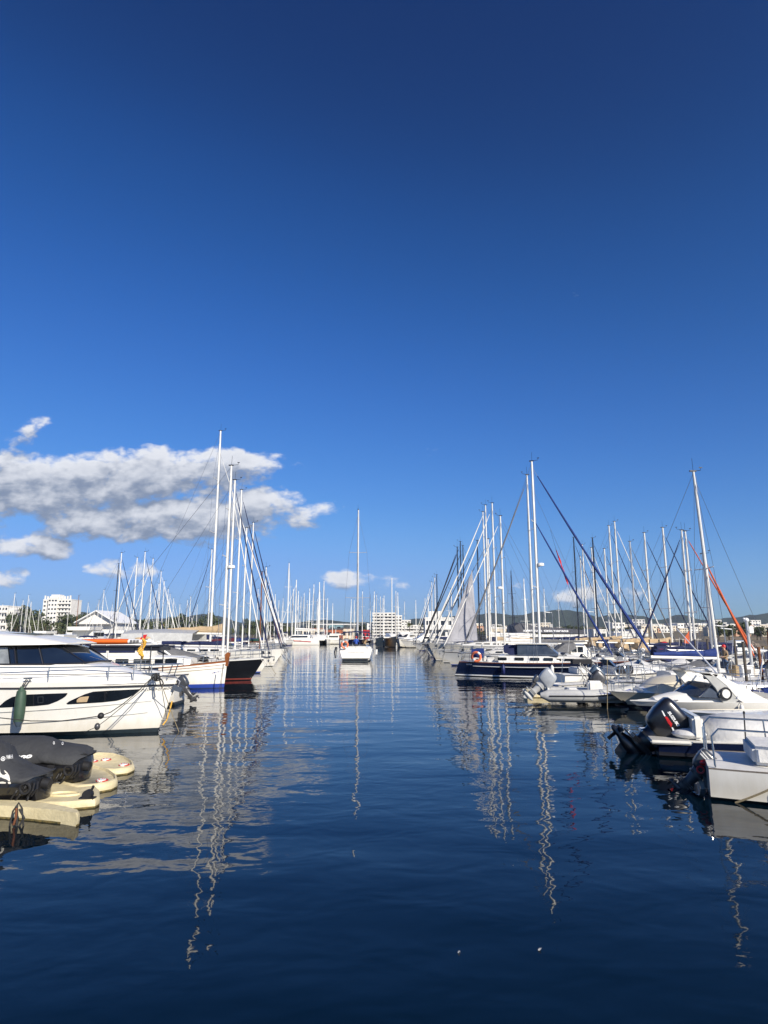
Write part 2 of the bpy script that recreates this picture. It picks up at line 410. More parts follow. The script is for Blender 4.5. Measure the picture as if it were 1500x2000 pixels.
def hillband(name, pts, Y, depth, mname, seed):
    # ridge outline: list of (pixel x, pixel y) seen at distance Y; a real slope falling to the shore in front and behind
    rnd = random.Random(seed); xs = []; nx = 260; u0, u1 = pts[0][0], pts[-1][0]
    ph = [rnd.uniform(0, 6.3) for _ in range(8)]
    rings = []
    prof = [(-1, .0), (-.8, .22), (-.6, .45), (-.42, .62), (-.28, .8), (-.14, .93), (0, 1), (.25, .8), (.6, .4), (1, 0)]
    for i in range(nx+1):
        u = u0+(u1-u0)*i/nx
        for a, c in zip(pts, pts[1:]):
            if a[0] <= u <= c[0]:
                s = (u-a[0])/(c[0]-a[0]); s = s*s*(3-2*s); v = a[1]+(c[1]-a[1])*s; break
        P = W(u, v, Y); ring = []
        jit = sum(math.sin(u*.045*(k+1)*1.37+ph[k])/(k+1) for k in range(6))
        for dd, hh in prof:
            y = Y+dd*depth+(jit*depth*.05 if -1 < dd < 0 else 0)
            ring.append((P.x*(y/Y), y, max(-1, (P.z)*hh*(1+.05*jit*(1-abs(hh-.5)))+rnd.uniform(-1, 1)*P.z*.012)))
        rings.append(ring)
    b = MB(); b.loft(rings, closed=False, cap=False)
    tag(b.build(name, [mname], smooth=80), kind='structure')
hillband('hills', [(-160,1222),(40,1203),(110,1196),(150,1193),(200,1200),(260,1212),(330,1208),(395,1200),(420,1203),(480,1216),(560,1216),(640,1211),(700,1216),(760,1214),(830,1208),(880,1203),(930,1201),(965,1196),(1010,1203),(1050,1195),(1085,1190),(1130,1195),(1165,1204),(1200,1198),(1250,1203),(1290,1210),(1330,1201),(1370,1210),(1400,1209),(1440,1206),(1470,1200),(1500,1197),(1700,1190)], 2300, 800, 'hill_forest', 3)
b = MB(); poly = [(-900, 330), (-260, 300), (-120, 235), (-40, 215), (60, 213), (120, 250), (190, 300), (420, 330), (900, 380), (2600, 1500), (2600, 3300), (-2600, 3300), (-2600, 1500)]
b.prism(poly, -1, .9); tag(b.build('ground', ['soil'], smooth=0), kind='structure')
b = MB(); b.prism([(-120, 231.8), (-40, 211.8), (60, 209.8), (120, 246.8), (119, 251), (60, 214), (-40, 216), (-120, 236)], -1, 1.1)
tag(b.build('quay', ['paving'], smooth=0), kind='structure')
# ------------------------------------------------------------------ boats
def hull_geo(L, B, fb, fs, rb, rs, sw, flare=.82, n=18, draft=.35, pw=2.3, mid=.42, zs=(.06, .14), bowy=.02, rub=.93, sag=.08):
    def half(t):
        if t < mid: s = t/mid; return B/2*(sw+(1-sw)*math.sin(math.pi/2*s))
        s = (t-mid)/(1-mid); return max(B/2*(1-s**pw), bowy)
    def sheer(t): return fs+(fb-fs)*t**1.5-sag*math.sin(math.pi*t)
    ks = [0, .33, .62, rub, 1]
    rings = []
    for i in range(n+1):
        t = i/n; t = 1-(1-t)**1.25
        yd = half(t); w = flare-.30*max(0, t-.5)*2*(1-flare+.45); yw = max(yd*w, .01); sh = sheer(t); side = []
        def X(z):
            k = (z)/sh if z > 0 else z/sh*.8
            xb = L/2-rb*(1-k); xs = -L/2+rs*(1-k); return xs+(xb-xs)*t
        side.append((X(-draft), yw*.45, -draft)); side.append((X(zs[0]), yw, zs[0]))
        for k in ks:
            z = zs[1]+(sh-zs[1])*k; side.append((X(z), yw+(yd-yw)*k**.85, z))
        ring = [(x, -y, z) for x, y, z in side[::-1]]+side
        rings.append(ring)
    m = len(rings[0])//2
    row = [0]*(len(rings[0])-1)
    for j in range(m-1):          # from the sheer down: rub strip, topsides, boot stripe, antifoul
        k = m-2-j                 # index of side segment (lower vertex)
        mi = {0: 2, 1: 1}.get(k, 3 if k == m-2 else 0)
        row[j] = mi; row[len(row)-1-j] = mi
    row[m-1] = 2
    return rings, row, half, sheer
def hull_part(root, mats, **k):
    rings, row, half, sheer = hull_geo(**k)
    b = MB(); b.loft(rings, closed=False, cap=False, rowmi=row)
    n = len(rings[0]); m = n//2
    for j in range(m-1):  # transom
        a = rings[0]
        b.add([a[j], a[j+1], a[n-2-j], a[n-1-j]], [(0, 1, 2, 3)], row[j] if row[j] != 3 else 0)
    h = b.build('hull', mats, root, smooth=40)
    L = k['L']; d = MB(); rg = []
    for i in range(19):
        t = i/18; y = half(t)*.975; z = sheer(t)-.015
        x = -L/2+L*t-(.03 if t == 1 else 0)
        rg.append([(x, -y, z), (x, -y*.5, z+.03), (x, 0, z+.04), (x, y*.5, z+.03), (x, y, z)])
    d.loft(rg, closed=False, cap=False)
    return h, d, half, sheer
def tx(L, x): return min(max((x+L/2)/L, 0), 1)
def cabin_loft(b, st, mi=0, camber=.06):
    """stations (x, half width at base, half width at top, z base, z top)"""
    rings = []
    for x, wb, wt, z0, z1 in st:
        rings.append([(x, -wb, z0), (x, -wt, z1-.03), (x, -wt*.86, z1), (x, 0, z1+camber), (x, wt*.86, z1), (x, wt, z1-.03), (x, wb, z0)])
    b.loft(rings, closed=True, cap=True, mi=mi); return b
def rail(root, pts, h, r=.014, name='guard_rail', mids=1, every=None, mn='steel'):
    b = MB(); top = [Vector(p)+Vector((0, 0, h)) for p in pts]; b.tube(top, r, 6)
    for k in range(mids):
        f = (k+1)/(mids+1); b.tube([Vector(p)+Vector((0, 0, h*f)) for p in pts], r*.6, 5)
    for i, p in enumerate(pts):
        if every is None or i % every == 0: b.tube([p, top[i]], r, 6)
    return b.build(name, [mn], root)
def outboard(root, loc, s=1.0, tilt=0.0, rz=0.0, cowl='cowl_black', leg='leg_metal', lk=1.0, lw=1.0, boxy=0):
    """hinge at loc; x forward to the boat; tilt swings the leg aft and up"""
    T = Matrix.Translation(loc) @ Matrix.Rotation(rz, 4, 'Z') @ Matrix.Rotation(tilt, 4, 'Y') @ Matrix.Scale(s, 4)
    b = MB(); b.M = T; rings = []
    for z, x0, x1, w in ((.0,-.32,.10,.13),(.04,-.44,.20,.19),(.12,-.49,.23,.225),(.34,-.51,.22,.24),(.52,-.50,.19,.235),(.63,-.48,.16,.215),(.69,-.43,.11,.17),(.715,-.34,.03,.10)):
        ring = []; e = .34 if boxy else .42
        for j in range(20):
            a = 2*math.pi*j/20; c, sn = math.cos(a), math.sin(a)
            ring.append(((x0+x1)/2+(x1-x0)/2*math.copysign(abs(c)**e, c)-(z*.12), w*math.copysign(abs(sn)**e, sn), z))
        rings.append(ring)
    b.loft(rings); c = b.build('outboard_motor', [cowl], root, smooth=45)
    b = MB(); b.M = T; rings = []
    for z, x0, x1, w in ((.02,-.38,.10,.16),(-.10,-.36,.08,.15),(-.22,-.31,.03,.115),(-.42,-.28,.0,.095),(-.58,-.29,.0,.08),(-.68,-.31,.03,.07),(-.76,-.28,.02,.055)):
        xm = (x0+x1)/2; hw = (x1-x0)/2*(lw if z < -.15 else 1)
        rings.append([(xm+hw*math.cos(2*math.pi*j/16), w*(lw if z < -.15 else 1)*math.sin(2*math.pi*j/16), z*lk) for j in range(16)])
    b.loft(rings); b.box((-.22, 0, -.62*lk), (.56*lw, .28*lw, .028)); b.box((-.17, 0, -.50*lk), (.42*lw, .24*lw, .024)); b.box((-.14, 0, -.14), (.46, .30, .04)); b.box((-.14, 0, -.56*lk), (.46*lw, .25*lw, .02))
    b.build('leg', [leg], c)
    b = MB(); gz = -.76*lk-.06; b.M = T @ Matrix.Translation((0, 0, gz)) @ Matrix.Diagonal((lw, lw, lw, 1))
    b.tube([(.12,0,0),(.05,0,0),(-.08,0,0),(-.28,0,0),(-.38,0,0)], [.01,.06,.095,.085,.05], 14)
    b.loft([[(-.26,-.05,.14),(.03,-.05,.14),(.03,.05,.14),(-.26,.05,.14)], [(-.24,-.05,.0),(.02,-.05,.0),(.02,.05,.0),(-.24,.05,.0)]])
    b.plate([(-.02,-.03),(-.32,-.03),(-.28,-.20),(-.20,-.22)], -.014, .014); b.build('gearcase', [leg], c)
    b = MB(); b.M = T @ Matrix.Translation((0, 0, gz)) @ Matrix.Diagonal((lw, lw, lw, 1)); b.tube([(-.37,0,0),(-.50,0,0),(-.54,0,0)], [.05,.04,.015], 10)
    for k in range(3):
        a = 2*math.pi*k/3+.5; vs = []
        for rr, w in ((.04,.04),(.10,.075),(.14,.065),(.165,.02)):
            for sgn in (-1, 1):
                aa = a+sgn*w/max(rr, .05)*.75; vs.append((-.44+sgn*.03, rr*math.cos(aa), rr*math.sin(aa)))
        b.add(vs, [(0,1,3,2),(2,3,5,4),(4,5,7,6)])
    b.build('propeller', [leg], c)
    b = MB(); b.M = Matrix.Translation(loc) @ Matrix.Rotation(rz, 4, 'Z') @ Matrix.Scale(s, 4)
    for y in (-.13, .13): b.plate([(.02,.12),(.16,.10),(.20,-.10),(.10,-.34),(.02,-.34),(.0,-.05)], y-.02, y+.02)
    b.tube([(.05,-.15,.05),(.05,.15,.05)], .03, 8); b.box((.06,0,-.28), (.08,.26,.10)); b.build('bracket', [leg], c)
    return c
def fender(root, x, y, z, mn='fender_white', r=.10, h=.5, top=None):
    b = MB(); b.tube([(x,y,z-h/2-.04),(x,y,z-h/2),(x,y,z-h/2+.08),(x,y,z),(x,y,z+h/2-.08),(x,y,z+h/2),(x,y,z+h/2+.05)], [.03,.06,r,r*1.04,r,.06,.03], 10)
    o = b.build('fender', [mn], root)
    if top: b = MB(); b.tube([(x,y,z+h/2+.04), top], .009, 4); b.build('fender_rope', ['rope_dark'], o)
    return o
def winch_etc(root, L, sheer, half):
    for t in (.10,):
        for s in (-1, 1): b = MB(); b.tube([(-L/2+L*t, s*half(t)*.8, sheer(t)), (-L/2+L*t, s*half(t)*.8, sheer(t)+.22)], .08, 8); b.build('winch', ['steel'], root)
def sailboat(label, cat_, loc, hd, L=11, B=3.5, H=15, mx=.08, hullm=('gelcoat','stripe_dark','antifoul_dark','stripe_dark'), mastm='mast_white',
             furl='canvas_navy', cover='canvas_navy', spread=2, radar=False, det=2, group=None, lean=0.0, rake=.0, bimini=None, boomlen=None,
             name='sailboat', ketch=False, cabm='deck_white', radius=None, fend=0, fb=None, furlH=.94, furlr=.075, lines=True, slack=1.0, wind=True, back=True, sw=.7, coverh=.26, bsag=0, hood=None, bzz=0):
    """hd = heading of the bow in degrees from +x; loc = foot of the mast on the water"""
    root = thing(name, label, 'sailboat', (0,0,0), R(hd), group); furlr *= .78
    c, s_ = math.cos(R(hd)), math.sin(R(hd)); mxl = L*mx
    root.location = (loc[0]-c*mxl, loc[1]-s_*mxl, 0)
    fb = fb or L*.105; fs = fb*.82
    h, d, half, sheer = hull_part(root, hullm, L=L, B=B, fb=fb, fs=fs, rb=L*.07, rs=L*-.03, sw=sw, n=14 if det > 1 else 9)
    d.build('deck', ['deck_white'], root)
    # coachroof
    z0 = sheer(.5); b = MB(); xa, xb = -L*.18, L*.22
    cabin_loft(b, [(xa, B*.30, B*.26, z0-.05, z0+.42), (-L*.02, B*.32, B*.27, z0-.05, z0+.42), (L*.12, B*.27, B*.21, z0-.05, z0+.34), (xb, B*.16, B*.10, z0-.02, z0+.10)])
    b.build('coachroof', [cabm], root)
    if det > 0:
        for sg in (-1, 1):
            for x in (-L*.13, -L*.055, L*.02, L*.085):
                b = MB(); w = B*(.30+.015) if x < 0 else B*(.315-(x/L)*.42)
                b.box((x, sg*(w-.055), z0+.19), (L*.05, .03, .15), rz=0 if x < 0 else -sg*.12); b.build('window', ['glass'], root)
    # mast
    r = radius or (.096+.002*L); fz = z0+.3
    tip = Vector((mxl-rake*H-math.copysign(0, 1), lean*H, H))
    mb = MB(); base = Vector((mxl, 0, fz-.3)); mb.tube([base, base.lerp(tip, .5), base.lerp(tip, .9), tip], [r, r, r*.9, r*.72], 8, flat=.72)
    m = mb.build('mast', [mastm], root)
    def mp(f): return base.lerp(tip, f)
    rg = MB(); wr = .011 if det > 1 else .016
    ch = half(tx(L, mxl))*.94; zc = sheer(tx(L, mxl)); lastL = []
    for k in range(spread):
        f = (k+1)/(spread+1)*(.98)+.03; sp = MB(); w = ch*(.82-.22*k/max(1, spread-1) if spread > 1 else .75); P = mp(f)
        sp.tube([P+Vector((-.12*w, -w, .03)), P, P+Vector((-.12*w, w, .03))], .028, 5); sp.build('spreader', [mastm], m)
        lastL.append((P, w))
    for sg in (-1, 1):
        pts = [Vector((mxl-.05, sg*ch, zc))]+[P+Vector((-.12*w, sg*w, .03)) for P, w in lastL]+[mp(.97)]
        rg.tube(pts, wr, 4)
        if lastL: rg.tube([Vector((mxl-.35, sg*ch, zc)), lastL[0][0]], wr*.8, 4)
    bow = Vector((L/2-.15, 0, sheer(.98)+.02)); rg.tube([bow, mp(.97 if furlH > .9 else furlH)], wr, 4)
    if back: rg.tube([Vector((-L/2+.1, 0, sheer(.02))), mp(.995)], wr, 4)
    if det > 1: rg.tube([mp(.08)+Vector((.14, 0, 0)), mp(.98)+Vector((.12, 0, 0))], .008, 4); rg.tube([mp(.08)+Vector((.1, .14, 0)), mp(.7)+Vector((.1, .12, 0))], .008, 4)
    rg.build('rigging', ['steel_dull'], root)
    if wind:
        w = MB(); w.tube([tip, tip+Vector((.02, .06, .75))], .010, 4); w.tube([tip+Vector((0, 0, .05)), tip+Vector((.45, .1, .12)), tip+Vector((.47, .1, .26))], .014, 4)
        w.box(tip+Vector((.47, .1, .27)), (.16, .03, .05)); w.box(tip+Vector((-.02, 0, .05)), (.34, .1, .07)); w.build('masthead_gear', ['mast_dark'], m)
    if furl:
        f0 = bow+Vector((0, 0, .45)); f1 = bow.lerp(mp(.97 if furlH > .9 else furlH), .95); b = MB(); n_ = 9
        b.tube([f0]+[f0.lerp(f1, i/n_)+Vector((-.012*math.sin(math.pi*i/n_)*L*slack*.5, 0, -.0)) for i in range(1, n_)]+[f1], [furlr*.6]+[furlr*(1.15-.6*i/n_)*(1+.10*math.sin(i*2.3)) for i in range(1, n_)]+[furlr*.35], 7)
        fo = b.build('furled_sail', [furl], root)
        if det > 1: b = MB(); b.tube([bow+Vector((0, 0, .22)), bow+Vector((.0, 0, .42))], .11, 10); b.build('furler_drum', ['mast_dark'], fo)
    bl = boomlen or L*.36; bz = fz+.75+bzz
    b = MB(); b.tube([(mxl-r, 0, bz), (mxl-bl, 0, bz+.08)], .075, 7); bo = b.build('boom', [mastm], root)
    if cover:
        rings = []
        for i in range(11):
            f = i/10; x = mxl-.1-(bl-.25)*f; hh = coverh*(1.35-.75*f)*(1+.08*math.sin(i*1.9)) if i else coverh*1.7; ww = .13*(1-.35*f)
            rings.append([(x, ww*math.cos(2*math.pi*j/8), bz+.06+.08*f+hh*(.5+.52*math.sin(2*math.pi*j/8))) for j in range(8)])
        q = MB(); q.loft(rings); q.build('sail_cover', [cover], bo)
        if det > 1: q = MB(); q.tube([mp(.62), (mxl-bl*.45, .12, bz+.3)], .006, 4); q.tube([mp(.62), (mxl-bl*.8, -.12, bz+.3)], .006, 4); q.build('lazy_jacks', ['steel_dull'], bo)
    if radar:
        P = mp(.47)+Vector((.30, 0, 0)); q = MB(); q.tube([P+Vector((0,0,-.1)), P+Vector((0,0,-.09)), P+Vector((0,0,.09)), P+Vector((0,0,.12))], [.15,.26,.25,.12], 14); q.tube([P+Vector((-.3,0,-.2)), P+Vector((0,0,-.1))], .03, 5); q.build('radar_dome', ['white_paint'], m)
    # rails
    if det > 0:
        bp = []
        for t, s in ((.86,-1),(.93,-1),(.985,-1),(1.0,0),(.985,1),(.93,1),(.86,1)):
            bp.append((-L/2+L*t+(.02 if t == 1 else 0), s*half(t)*.92, sheer(t)))
        rail(root, bp, .55, name='bow_rail', r=.016)
        sp_ = [(-L/2+L*t, s*half(t)*.92, sheer(t)) for t, s in ((.14,-1),(.06,-1),(.01,-.8),(.01,.8),(.06,1),(.14,1))]
        rail(root, sp_, .6, name='stern_rail', r=.016)
        if det > 1:
            for s in (-1, 1):
                rail(root, [(-L/2+L*t, s*half(t)*.94, sheer(t)) for t in (.14,.28,.42,.56,.70,.86)], .55, name='lifeline', r=.008)
            winch_etc(root, L, sheer, half)
            if hood != 'none': b = MB(); xh = xa-.1; cabin_loft(b, [(xh-.9, B*.24, B*.22, z0+.70, z0+1.12), (xh, B*.27, B*.24, z0+.30, z0+1.12), (xh+.85, B*.25, B*.18, z0+.30, z0+.48)]); b.build('sprayhood', [hood or cover or 'canvas_navy'], root)
            b = MB(); b.torus((-L*.38, 0, z0+.75), .42, .02, 'x', 20, 5); b.tube([(-L*.38, 0, z0), (-L*.38, 0, z0+.75)], .07, 8); b.build('steering_wheel', ['steel'], root)
    if bimini:
        b = MB(); x0 = -L*.46; rings = []
        for i in range(5):
            x = x0+L*.22*i/4; zz = z0+1.75+.10*math.sin(math.pi*i/4); rings.append([(x, -B*.36, zz-.16), (x, -B*.30, zz), (x, 0, zz+.10), (x, B*.30, zz), (x, B*.36, zz-.16), (x, B*.30, zz-.03), (x, 0, zz+.07), (x, -B*.30, zz-.03)])
        b.loft(rings); bi = b.build('bimini', [bimini], root)
        q = MB()
        for s in (-1, 1):
            for x in (x0+.1, x0+L*.21): q.tube([(x0+L*.11, s*B*.40, z0), (x, s*B*.36, z0+1.62)], .014, 5)
        q.build('bimini_frame', ['steel'], bi)
    if det > 1:
        b = MB(); b.box((L/2+.02, 0, sheer(.99)+.03), (.5, .16, .06)); b.tube([(L/2-.25, 0, sheer(.99)+.10), (L/2+.28, 0, sheer(.99)+.02), (L/2+.24, 0, sheer(.99)-.22)], .03, 6); b.tube([(L/2+.24, -.2, sheer(.99)-.16), (L/2+.24, 0, sheer(.99)-.26), (L/2+.24, .2, sheer(.99)-.16)], .035, 6); b.build('anchor', ['steel_dull'], root)
        if lines:
            for s in (-1, 1):
                A_ = Vector((L/2-.25, s*.22, sheer(.97))); B_ = Vector((L/2+random.uniform(.6, 2.0), s*random.uniform(.2, .9), -.3)); P_ = [A_.lerp(B_, i/8)+Vector((0, 0, -.35*math.sin(math.pi*i/8)*random.uniform(.9, 1.1))) for i in range(9)]
                b = MB(); b.tube(P_, .014, 4); b.build('mooring_line', [random.choice(('rope_dark', 'rope_tan', 'rope_white'))], root)
        for s in (-1, 1):
            for t in (.86, .16): b = MB(); b.tube([(-L/2+L*t-.12, s*half(t)*.88, sheer(t)+.07), (-L/2+L*t+.12, s*half(t)*.88, sheer(t)+.07)], .02, 5); b.build('cleat', ['steel'], root)
        for x_ in (L*.05, L*.155): b = MB(); b.box((x_, 0, z0+.42-(.10 if x_ > L*.1 else 0)), (.55, .5, .07)); b.build('hatch', ['glass_grey'], root)
    for k in range(fend):
        for s in (-1, 1):
            t = .25+.5*k/max(1, fend-1); fender(root, -L/2+L*t, s*(half(t)+.12), sheer(t)*.55, ('fender_blue','fender_white')[k % 2], .12, .6, (-L/2+L*t, s*half(t)*.97, sheer(t)+.05))
    root['_sh'] = 0; del root['_sh']
    return root, h, half, sheer
def motorboat(label, loc, hd, L=6, B=2.3, fb=.85, fs=.7, hullm=('gelcoat','stripe_dark','antifoul_dark','stripe_dark'), style='cuddy', ob=True, obm='cowl_black', tilt=35, cover=None, det=2, group=None, name='motorboat', cat='motorboat', screen=True, rails=True, at='centre', obs=.8, flare=.80, deckm='deck_white', pw=2.6):
    root = thing(name, label, cat, (loc[0], loc[1], 0), R(hd), group)
    if at != 'centre':
        k = {'stern': 1, 'bow': -1}[at]; root.location = (loc[0]+k*math.cos(R(hd))*L/2, loc[1]+k*math.sin(R(hd))*L/2, 0)
    h, d, half, sheer = hull_part(root, hullm, L=L, B=B, fb=fb, fs=fs, rb=L*.13, rs=0, sw=.88, flare=flare, pw=pw, mid=.40, sag=.02, n=14 if det > 1 else 8)
    d.build('deck', [deckm], root)
    z0 = sheer(.5)
    if style == 'cuddy':
        b = MB(); cabin_loft(b, [(-L*.05, B*.36, B*.30, z0-.03, z0+.38), (L*.12, B*.34, B*.26, z0-.03, z0+.34), (L*.28, B*.26, B*.16, z0-.03, z0+.22), (L*.38, B*.14, B*.06, z0, z0+.06)]); b.build('cabin', ['gelcoat'], root)
        b = MB(); b.box((-L*.30, 0, z0+.16), (L*.14, B*.6, .34)); b.build('seat', ['canvas_white'], root, bevel=.06)
    elif style == 'open':
        b = MB(); b.box((-L*.02, 0, z0+.30), (L*.11, B*.30, .75)); b.build('console', ['gelcoat'], root, bevel=.06)
        b = MB(); b.box((-L*.22, 0, z0+.18), (L*.10, B*.45, .40)); b.build('seat', ['canvas_white'], root, bevel=.06)
    elif style == 'wheel':
        b = MB(); cabin_loft(b, [(-L*.12, B*.34, B*.31, z0-.03, z0+1.25), (L*.06, B*.34, B*.30, z0-.03, z0+1.25), (L*.14, B*.32, B*.26, z0-.03, z0+.50), (L*.32, B*.24, B*.15, z0-.03, z0+.35), (L*.40, B*.12, B*.05, z0, z0+.05)]); b.build('wheelhouse', ['gelcoat'], root)
        for s in (-1, 1):
            for x in (-L*.08, 0.0):
                b = MB(); b.box((x, s*(B*.327), z0+.85), (L*.065, .03, .45)); b.build('window', ['glass'], root)
        b = MB(); b.add([(L*.066, -B*.27, z0+1.17), (L*.066, B*.27, z0+1.17), (L*.133, B*.25, z0+.60), (L*.133, -B*.25, z0+.60)], [(0,1,2,3)]); b.M = None; b.v = [(x+.035, y, z+.035) for x, y, z in b.v]; b.build('windscreen', ['glass'], root)
    elif style == 'fly':
        b = MB(); cabin_loft(b, [(-L*.25, B*.38, B*.34, z0-.03, z0+1.3), (L*.05, B*.38, B*.33, z0-.03, z0+1.3), (L*.18, B*.34, B*.26, z0-.03, z0+.55), (L*.36, B*.22, B*.12, z0-.03, z0+.25)]); b.build('cabin', ['gelcoat'], root)
        for s in (-1, 1):
            b = MB(); b.box((-L*.10, s*B*.366, z0+.85), (L*.26, .04, .42)); b.build('window', ['glass'], root)
        b = MB(); b.add([(L*.057, -B*.29, z0+1.22), (L*.057, B*.29, z0+1.22), (L*.17, B*.25, z0+.62), (L*.17, -B*.25, z0+.62)], [(0,1,2,3)]); b.v = [(x+.04, y, z+.04) for x, y, z in b.v]; b.build('windscreen', ['glass'], root)
        b = MB(); cabin_loft(b, [(-L*.36, B*.36, B*.38, z0+1.32, z0+1.75), (L*.0, B*.34, B*.36, z0+1.32, z0+1.80), (L*.04, B*.26, B*.20, z0+1.32, z0+1.5)], camber=.0); b.build('flybridge', ['gelcoat'], root)
    if screen and style in ('cuddy', 'open'):
        b = MB(); x0 = -L*.04 if style == 'cuddy' else L*.04; zz = z0+(.36 if style == 'cuddy' else .66); w = B*(.30 if style == 'cuddy' else .14)
        b.add([(x0, -w, zz), (x0+.28, -w*.5, zz), (x0+.28, w*.5, zz), (x0, w, zz), (x0-.32, -w*.92, zz+.34), (x0-.06, -w*.45, zz+.36), (x0-.06, w*.45, zz+.36), (x0-.32, w*.92, zz+.34)], [(0,1,5,4),(1,2,6,5),(2,3,7,6)])
        b.build('windscreen', ['glass_grey'], root)
    if det > 1 and L > 5 and style != 'none':
        b = MB(); b.tube([(-L*.1, B*.3, z0+.3), (-L*.14, B*.32, z0+1.9)], .010, 5); b.build('aerial', ['white_paint'], root)
        for s in (-1, 1):
            for t in (.22, .55): fender(root, -L/2+L*t, s*(half(t)+.09), sheer(t)*.5, random.choice(('fender_blue', 'fender_white', 'fender_white')), .08, .42, (-L/2+L*t, s*half(t)*.96, sheer(t)+.03))
            b = MB(); b.tube([(L*.30, s*half(.8)*.8, sheer(.8)+.05), (L*.30+.18, s*half(.8)*.8, sheer(.8)+.05)], .018, 6); b.build('cleat', ['steel'], root)
        b = MB(); b.torus((-L*.09, B*.14, z0+.38), .17, .016, 'x', 14, 5); b.build('steering_wheel', ['stripe_dark'], root)
    if cover:
        b = MB(); st = []
        for i, (f, zz) in enumerate(((-.49,.10),(-.36,.32),(-.18,.55),(-.02,.72),(.10,.42),(.26,.26),(.44,.08))):
            t = f+.5; y = half(t)*1.01; jj = .03*math.sin(i*2.1)
            st.append([(L*f, -y, sheer(t)-.08), (L*f, -y*.97, sheer(t)+.03), (L*f, -y*.6, sheer(t)+zz*.62+jj), (L*f, 0, sheer(t)+zz), (L*f, y*.6, sheer(t)+zz*.62-jj), (L*f, y*.97, sheer(t)+.03), (L*f, y, sheer(t)-.08)])
        b.loft(st, closed=False, cap=False); b.build('boat_cover', [cover], root, smooth=60)
    if rails and det > 0:
        bp = [(-L/2+L*t, s*half(t)*.9, sheer(t)) for t, s in ((.62,-1),(.76,-1),(.88,-1),(.97,-1),(.97,1),(.88,1),(.76,1),(.62,1))]
        rail(root, bp, .34, name='bow_rail', r=.013, mids=0)
    if ob: outboard(root, (-L/2-.12, 0, fs-.02), obs, R(tilt), cowl=obm)
    return root, h, half, sheer
# ------------------------------------------------------------------ people
def person(label, loc, rz, top='jacket_tan', legs='jeans', hat=None, seated=False, arms='bent', s=1.0, group=None):
    root = thing('person', label, 'person', loc, rz, group); root.scale = (s, s, s)
    V = []; E = []; Rr = []
    def add(p, r, par=None):
        V.append(p); Rr.append(r)
        if par is not None: E.append((par, len(V)-1))
        return len(V)-1
    pel = add((0,0,.95), .15); wa = add((.01,0,1.12), .135, pel); ch = add((0,0,1.34), .165, wa); nk = add((0,0,1.50), .06, ch); hd = add((.02,0,1.58), .085, nk); h2 = add((.03,0,1.67), .095, hd); h3 = add((.02,0,1.75), .06, h2)
    for sg in (-1, 1):
        sh = add((0, sg*.17, 1.42), .075, ch)
        if arms == 'bent': e = add((.05, sg*.27, 1.17), .052, sh); w = add((.28, sg*.16, 1.13), .036, e)
        else: e = add((.02, sg*.25, 1.14), .052, sh); w = add((.08, sg*.27, .90), .036, e)
        a = add(tuple(Vector(V[w])+Vector((.08 if arms == 'bent' else .01, -sg*.01, 0 if arms == 'bent' else -.09))), .034, w)
        for k in range(4):
            q = Vector(V[a]); dv = Vector((.05, (k-1.5)*.018, .0)) if arms == 'bent' else Vector((.012*(k-1.5), 0, -.05))
            f = add(tuple(q+dv), .011, a); add(tuple(q+dv*1.7+Vector((0,0,-.015))), .009, f)
        hp = add((0, sg*.09, .88), .105, pel); kn = add((.03, sg*.11, .50), .068, hp); an = add((0, sg*.12, .10), .048, kn); add((.15, sg*.13, .045), .042, an)
    me = bpy.data.meshes.new('body'); me.from_pydata(V, E, []); o = bpy.data.objects.new('body', me); COL.objects.link(o)
    sk = o.modifiers.new('s', 'SKIN'); sb = o.modifiers.new('u', 'SUBSURF'); sb.levels = 1
    for i, v in enumerate(me.skin_vertices[0].data): v.radius = (Rr[i], Rr[i]*(1.15 if i in (0,1,2) else 1)); v.use_root = (i == 0)
    dg = bpy.context.evaluated_depsgraph_get(); m2 = bpy.data.meshes.new_from_object(o.evaluated_get(dg)); bpy.data.objects.remove(o)
    m2.materials.clear()
    for x in M('skin', top, legs, 'rubber'): m2.materials.append(x)
    for p in m2.polygons:
        c = p.center; r = math.hypot(c.x, c.y); p.use_smooth = True
        p.material_index = 3 if c.z < .09 else 2 if c.z < .96 and abs(c.y) < .24 and c.x < .2 else 1 if c.z < 1.49 and not (c.x > .30) and not (abs(c.y) > .2 and c.z < .93) else 0
    b = bpy.data.objects.new('body', m2); COL.objects.link(b); b.parent = root
    f = MB(); f.ell((.125, 0, 1.645), (.02, .012, .02), 8, 5); f.ell((.105, -.033, 1.675), (.012, .012, .008), 6, 4, 1); f.ell((.105, .033, 1.675), (.012, .012, .008), 6, 4, 1)
    f.ell((.11, 0, 1.60), (.01, .024, .006), 8, 4, 1)
    for sg in (-1, 1): f.ell((.02, sg*.098, 1.655), (.02, .012, .03), 6, 5)
    f.build('face', ['skin', 'hair'], root)
    q = MB(); q.ell((-.005, 0, 1.70), (.118, .112, .115), 12, 8)
    if hat: q.loft([[(.06, -.08, 1.715), (.21, -.05, 1.70), (.21, .05, 1.70), (.06, .08, 1.715)], [(.06, -.08, 1.73), (.21, -.05, 1.712), (.21, .05, 1.712), (.06, .08, 1.73)]])
    q.build('cap' if hat else 'hair', [hat or 'hair'], root)
    return root
def line(name, label, pts, r=.012, mn='rope_dark', sagz=0.0, parent=None, cat='mooring line'):
    a, b_ = Vector(pts[0]), Vector(pts[-1]); P = []
    if len(pts) == 2:
        for i in range(13): f = i/12; p = a.lerp(b_, f); p.z -= sagz*4*f*(1-f); P.append(p)
    else: P = pts
    b = MB(); b.tube(P, r, 5); o = b.build(name, [mn], parent)
    if not parent: tag(o, label, cat)
    return o
